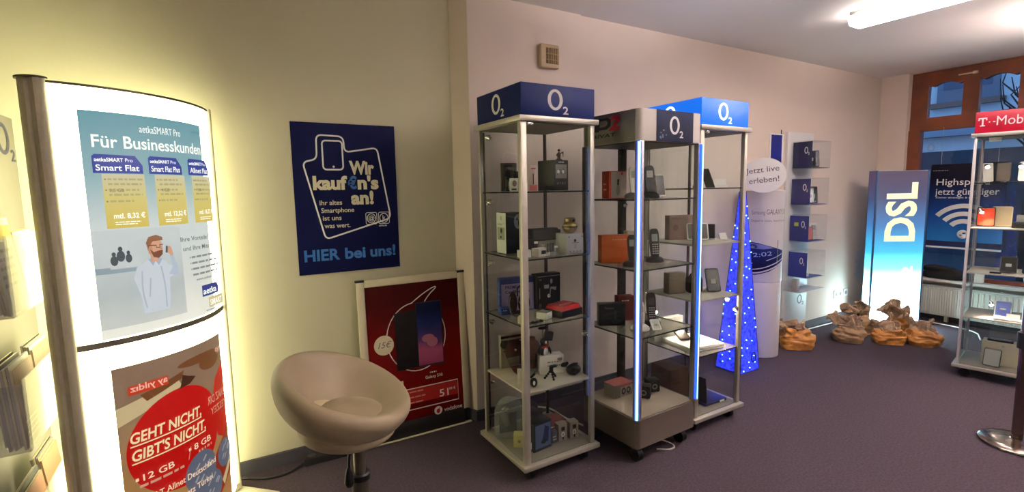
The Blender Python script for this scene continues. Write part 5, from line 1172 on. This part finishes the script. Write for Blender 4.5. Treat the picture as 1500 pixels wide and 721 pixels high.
def lump(m, c, r, sc, amp=.25, fq=9, seed=0, nu=28, nv=16):
    def f(i, j):
        a = 2*pi*i; b = pi*j-.5*pi; v = Vector((cos(a)*cos(b)*sc[0], sin(a)*cos(b)*sc[1], sin(b)*sc[2]))*r
        n = 1+amp*noise.noise(v*fq+Vector((seed, 0, 0)))+amp*.4*noise.noise(v*fq*2.7+Vector((0, seed, 0)))
        v *= n; v.z = max(v.z, -c[2]+.001); return v+Vector(c)
    m.grid(f, nu, nv, cu=True)
m = MB(); lump(m, (0, 0, .05), .12, (.55, 1.6, .7), seed=3); m.build('body', SOFTB, bg, smooth='all')
m = MB(); lump(m, (-.02, .06, .10), .07, (.7, 1.8, .6), seed=5); m.build('sleeve', SOFTB, bg, smooth='all')
carton('small_box', 'small white box on the window sill beside black jacket', (6.48, 1.80, .461), radians(-80), (.07, .05, .09), WHITE, None)

# ================================================================== JUTE SACKS
def sack(label, loc, rz, w=.34, d=.25, hb=.19, seed=0, lean=(-.03, .05), hn=.19, tw=1.0, group='jute sacks on the floor', m1=None):
    t = thing('jute_sack', label, 'sack', loc, rz, group)
    def body(i, j):
        a = 2*pi*i; q = .72
        cx_ = math.copysign(abs(cos(a))**q, cos(a)); sy_ = math.copysign(abs(sin(a))**q, sin(a))
        r = .86+.14*sin(min(1, j*3)*pi/2)-.42*max(0, (j-.45)/.55)**1.7; z = hb*(j**.8)
        p = Vector((cx_*w/2*r, sy_*d/2*r, z))
        n = noise.noise(Vector((p.x*9+seed*3.1, p.y*9, p.z*12)))*.03+noise.noise(Vector((p.x*22+seed, p.y*22, p.z*34)))*.014
        n -= .012*max(0, sin(p.z*60+p.x*22+seed*2+3*noise.noise(p*10)))*(1 if j > .3 else j/.3)
        p += Vector((cx_, sy_, .4)).normalized()*n*(1.5 if j > .5 else .8); p.z = max(0.001, p.z) if j > .02 else 0.001
        return p
    m = MB(); m.grid(body, 72, 30, cu=True)
    m.build('filled_body', m1 or JUTE, t, smooth='all')
    def neck(i, j):
        a = 2*pi*i; b0 = body(i, .93)
        flare = 1.0-.16*sin(min(1, j*2)*pi)+.55*tw*max(0, j-.35)
        fold = 1+.16*j*sin(a*4+seed)+.12*j*sin(a*7+seed*2+j*4)+.07*sin(a*11+seed)
        up_ = j if j < .7 else .7-(j-.7)*.75
        p = Vector((b0.x*flare*fold, b0.y*flare*fold, b0.z-.01+hn*up_*1.35*(1+.35*sin(a*2+seed*1.7)+.18*sin(a*5+seed))))
        p += Vector((lean[0], lean[1], 0))*j*1.5
        nn = noise.noise_vector(p*11+Vector((seed, seed, 0)))*.05+noise.noise_vector(p*26+Vector((seed, 0, seed)))*.022
        q = p+nn*min(1, j*2.5); q.z = max(q.z, .01); return q
    m = MB(); m.grid(neck, 84, 26, cu=True); o = m.build('crumpled_neck', BURLAP, t, smooth='all')
    mod = o.modifiers.new('thickness', 'SOLIDIFY'); mod.thickness = .005
    m = MB(); m.ball((lean[0]*.4, lean[1]*.4, hb*.9), .10, (w*2.0, d*2.0, .3), sub=2); m.build('filling', mat('filling_brown', '#3c2a20', .9), t, smooth='all')
    return t
sack('brown sack standing alone against the round white column', (4.43, 2.44, 0), radians(-48), .29, .21, .19, 1.3, (-.05, .02), .06, .2)
sack('dull brown sack at the left end of the sack row', (5.01, 2.27, 0), radians(-44), .26, .20, .15, 2.1, (-.02, .02), .09, .3, m1=JUTED)
sack('tall crumpled sack behind the left end of the sack row', (5.38, 2.37, 0), radians(-30), .27, .22, .20, 4.4, (-.04, .0), .09, .3, m1=JUTED)
sack('shiny orange brown sack in the middle of the sack row', (5.24, 2.055, 0), radians(-44), .27, .20, .14, 3.7, (-.02, .03), .08, .3)
sack('orange brown sack at the right end of the sack row', (5.44, 1.855, 0), radians(-44), .28, .20, .15, 5.2, (-.02, .03), .09, .3)
sack('sack with open flared top behind the right end of row', (5.60, 2.09, 0), radians(-40), .28, .22, .20, 6.6, (-.05, .0), .11, .7)

# ================================================================== RIGHT HAND CABINET
TX = (4.808, .977, 0); TR = radians(10.25)
TEL = mat('magenta_sign', '#b3002c', .35)
def tlogo(t, W):
    wm = mat('logo_pink_white', '#f0d6d6', .4)
    for S in (leftf(.002, W, 1.806), front(0, .002, 1.806)):
        s = Sheet(t, S)
        s.text('letter_mark', wm, 'T', .018, .048, .085, .006, fit=.045); s.rect('letter_feet', wm, .017, .088, .024, .096); s.nx('letter_feet'); s.rect('letter_feet', wm, .057, .088, .064, .096)
        s.rect('letter_serif', wm, .028, .047, .054, .054)
        for x in (.072,): s.nx('square_dot'); s.rect('square_dot', wm, x, .07, x+.008, .078)
        s.rect('dash', wm, .094, .071, .106, .078)
        s.text('wordmark', wm, 'Mobile', .113, .048, .092, .0, fit=.20); s.nx('square_dot'); s.rect('square_dot', wm, .323, .07, .331, .078); s.finish()
cab3 = cabinet('display_cabinet', 'glass cabinet with magenta sign box at the right edge', TX, TR, TEL, tlogo, .44, opaque=(1, 2, 3), rear=mat('pale_profile', '#c9c4c4', .45, .2))
TM_ = Matrix.Translation(TX) @ Matrix.Rotation(TR, 4, 'Z')
def tp(x, y, z): return tuple(TM_ @ Vector((x, y, z)))
for p, d, on, pw in (((.06, .36, 1.565), (-.5, -.4, -.6), 1, 1.6), ((.06, .19, 1.56), (-.5, -.2, -.7), 1, 1.6), ((.06, .37, 1.24), (-.2, -.4, -.8), 1, 1.4), ((.06, .10, .66), (-.6, .1, -.6), 1, 1.4), ((.10, .28, .56), (-.3, -.2, -.8), 1, 1.0)): halogen(cab3, p, d, on, pw)
m = MB(); m.lathe([(0, 1.745), (.03, 1.745), (.035, 1.772), (0, 1.774)], c=(.05, .33, 0), seg=20); m.build('down_light', WHITE, cab3, smooth=True)
TG = TR-pi/2
z = 1.4565
phone('phone', 'white phone at the left of the top shelf, right hand cabinet', tp(.14, .36, z), TG+.6, .06, .135, 8, WHITE, mat('screen_pale', '#c9c2c0', .3))
phone('phone', 'dark phone beside the white one, top shelf of right cabinet', tp(.14, .28, z), TG, .075, .135, 10, BLACK, mat('screen_umber', '#4a3930', .2))
phone('phone', 'white tablet shining under the spotlight, top shelf right', tp(.12, .15, z), TG, .11, .14, 16, WHITE, mat('screen_white', '#dfe2e4', .3))
phone('phone', 'dark phone at the frame edge on the top shelf', tp(.12, .06, z), TG, .07, .14, 10, BLACK)
z = 1.1315
phone('tablet', 'tablet with orange and violet picture on the second shelf', tp(.10, .35, z), TG, .10, .14, 8, BLACK, ramp_mat('sunset_wallpaper', [(0, '#c8452e'), (.4, '#c2503a'), (.55, '#6a3d78'), (.75, '#e08a45'), (1, '#d07a3c')], .0, 1, em=.0, axis=0), cat='tablet')
phone('phone', 'cream backed phone behind the picture tablet, second shelf', tp(.15, .27, z), TG, .11, .145, 8, mat('cream_case', '#dcc9a5', .5), mat('screen_cream', '#c9b491', .4))
t = thing('folding_phone', 'dark folding gadget lying open on the second shelf', 'gadget', tp(.10, .14, z), TG); B('base', (0, 0, .02), (.14, .09, .04), BLACK, t, bev=.006); B('lid', (.01, .04, .07), (.13, .008, .07), GREY, t, bev=.003, M=place(rx=-.3)); B('cable_plug', (.09, -.02, .02), (.06, .02, .015), SOFTB, t, bev=.004)
z = .8015
phone('phone', 'black phone leaning on its stand, third shelf of right cabinet', tp(.10, .21, z), TG, .09, .125, 28, BLACK)
phone('tablet', 'dark tablet with blue wave picture at the frame edge', tp(.11, .08, z), TG, .12, .14, 12, BLACK, mat('screen_teal', '#1f4a66', .2, em=.3), cat='tablet')
t = thing('price_plate', 'small black plate lying at the front of third shelf', 'plate', tp(.05, .27, z), TG); B('plate', (0, 0, .004), (.06, .02, .008), BLACK, t); B('rim', (0, 0, .0085), (.05, .014, .001), DGREY, t)
z = .4665
phone('phone', 'phone with blue screen on a white base, fourth shelf', tp(.14, .22, z), TG, .09, .12, 25, WHITE, mat('screen_blue', '#3a4f9a', .2, em=.6))
t = thing('phone_stand', 'white glossy base plate in front of the blue screen phone', 'stand', tp(.06, .18, z), TG); B('plate', (0, 0, .006), (.16, .06, .012), WHITE, t, bev=.003); B('card', (.02, .0, .03), (.07, .003, .04), WHITE, t, M=place(rx=-.4))
z = .105
carton('white_carton', 'cream white box with phone on top, floor of right cabinet', tp(.20, .20, z), TG, (.23, .12, .17), mat('box_cream', '#d8cfb8', .55), lambda a, b, w, d, h: a.ring('small_mark', GREY, w*.5, h*.86, .007, .007, .004, .004))
t = thing('phone', 'dark phone lying flat on the cream white box', 'phone', tp(.20, .22, z+.1705), TG); MB().prism(rrect(.14, .07, .012), .012).build('housing', BLACK, t); MB().prism(rrect(.11, .055, .006), .0008, Matrix.Translation((0, 0, .012))).build('screen', GREY, t)
phone('phone', 'grey framed phone with pale screen leaning against cream box', tp(.06, .25, z), TG-.15, .095, .13, 14, mat('frame_umber', '#5b5148', .4), mat('screen_pale2', '#cdc7bb', .4, em=.15))
t = thing('price_plate', 'small dark plate on the floor of the right cabinet', 'plate', tp(.06, .06, z), TG); B('plate', (0, 0, .005), (.05, .03, .01), BLACK, t, bev=.002); B('rim', (0, 0, .0105), (.04, .02, .001), DGREY, t)

# ================================================================== BARRIER POST
sp = thing('barrier_post', 'chrome barrier post with a round domed base, right edge', 'barrier post', (3.745, .825, 0))
MIR = mat('mirror_steel', '#a79a94', .14, 1)
m = MB(); m.lathe([(0, 0), (.155, 0), (.162, .006), (.16, .014), (.15, .02), (.10, .026), (.04, .032), (.03, .036), (0, .036)], seg=56); m.build('base', MIR, sp, smooth=True)
m = MB(); m.cyl((0, 0, .03), (0, 0, .92), .0245, seg=32); m.build('pole', mat('pole_steel', '#8c7a74', .16, 1), sp, smooth=True)
m = MB(); m.lathe([(.025, .55), (.036, .552), (.036, .64), (.025, .642)], seg=28); m.build('belt_head', BLACK, sp, smooth=True)
m = MB(); m.lathe([(0, .98), (.03, .975), (.036, .94), (.03, .915), (0, .91)], seg=28); m.build('top_knob', MIR, sp, smooth=True)
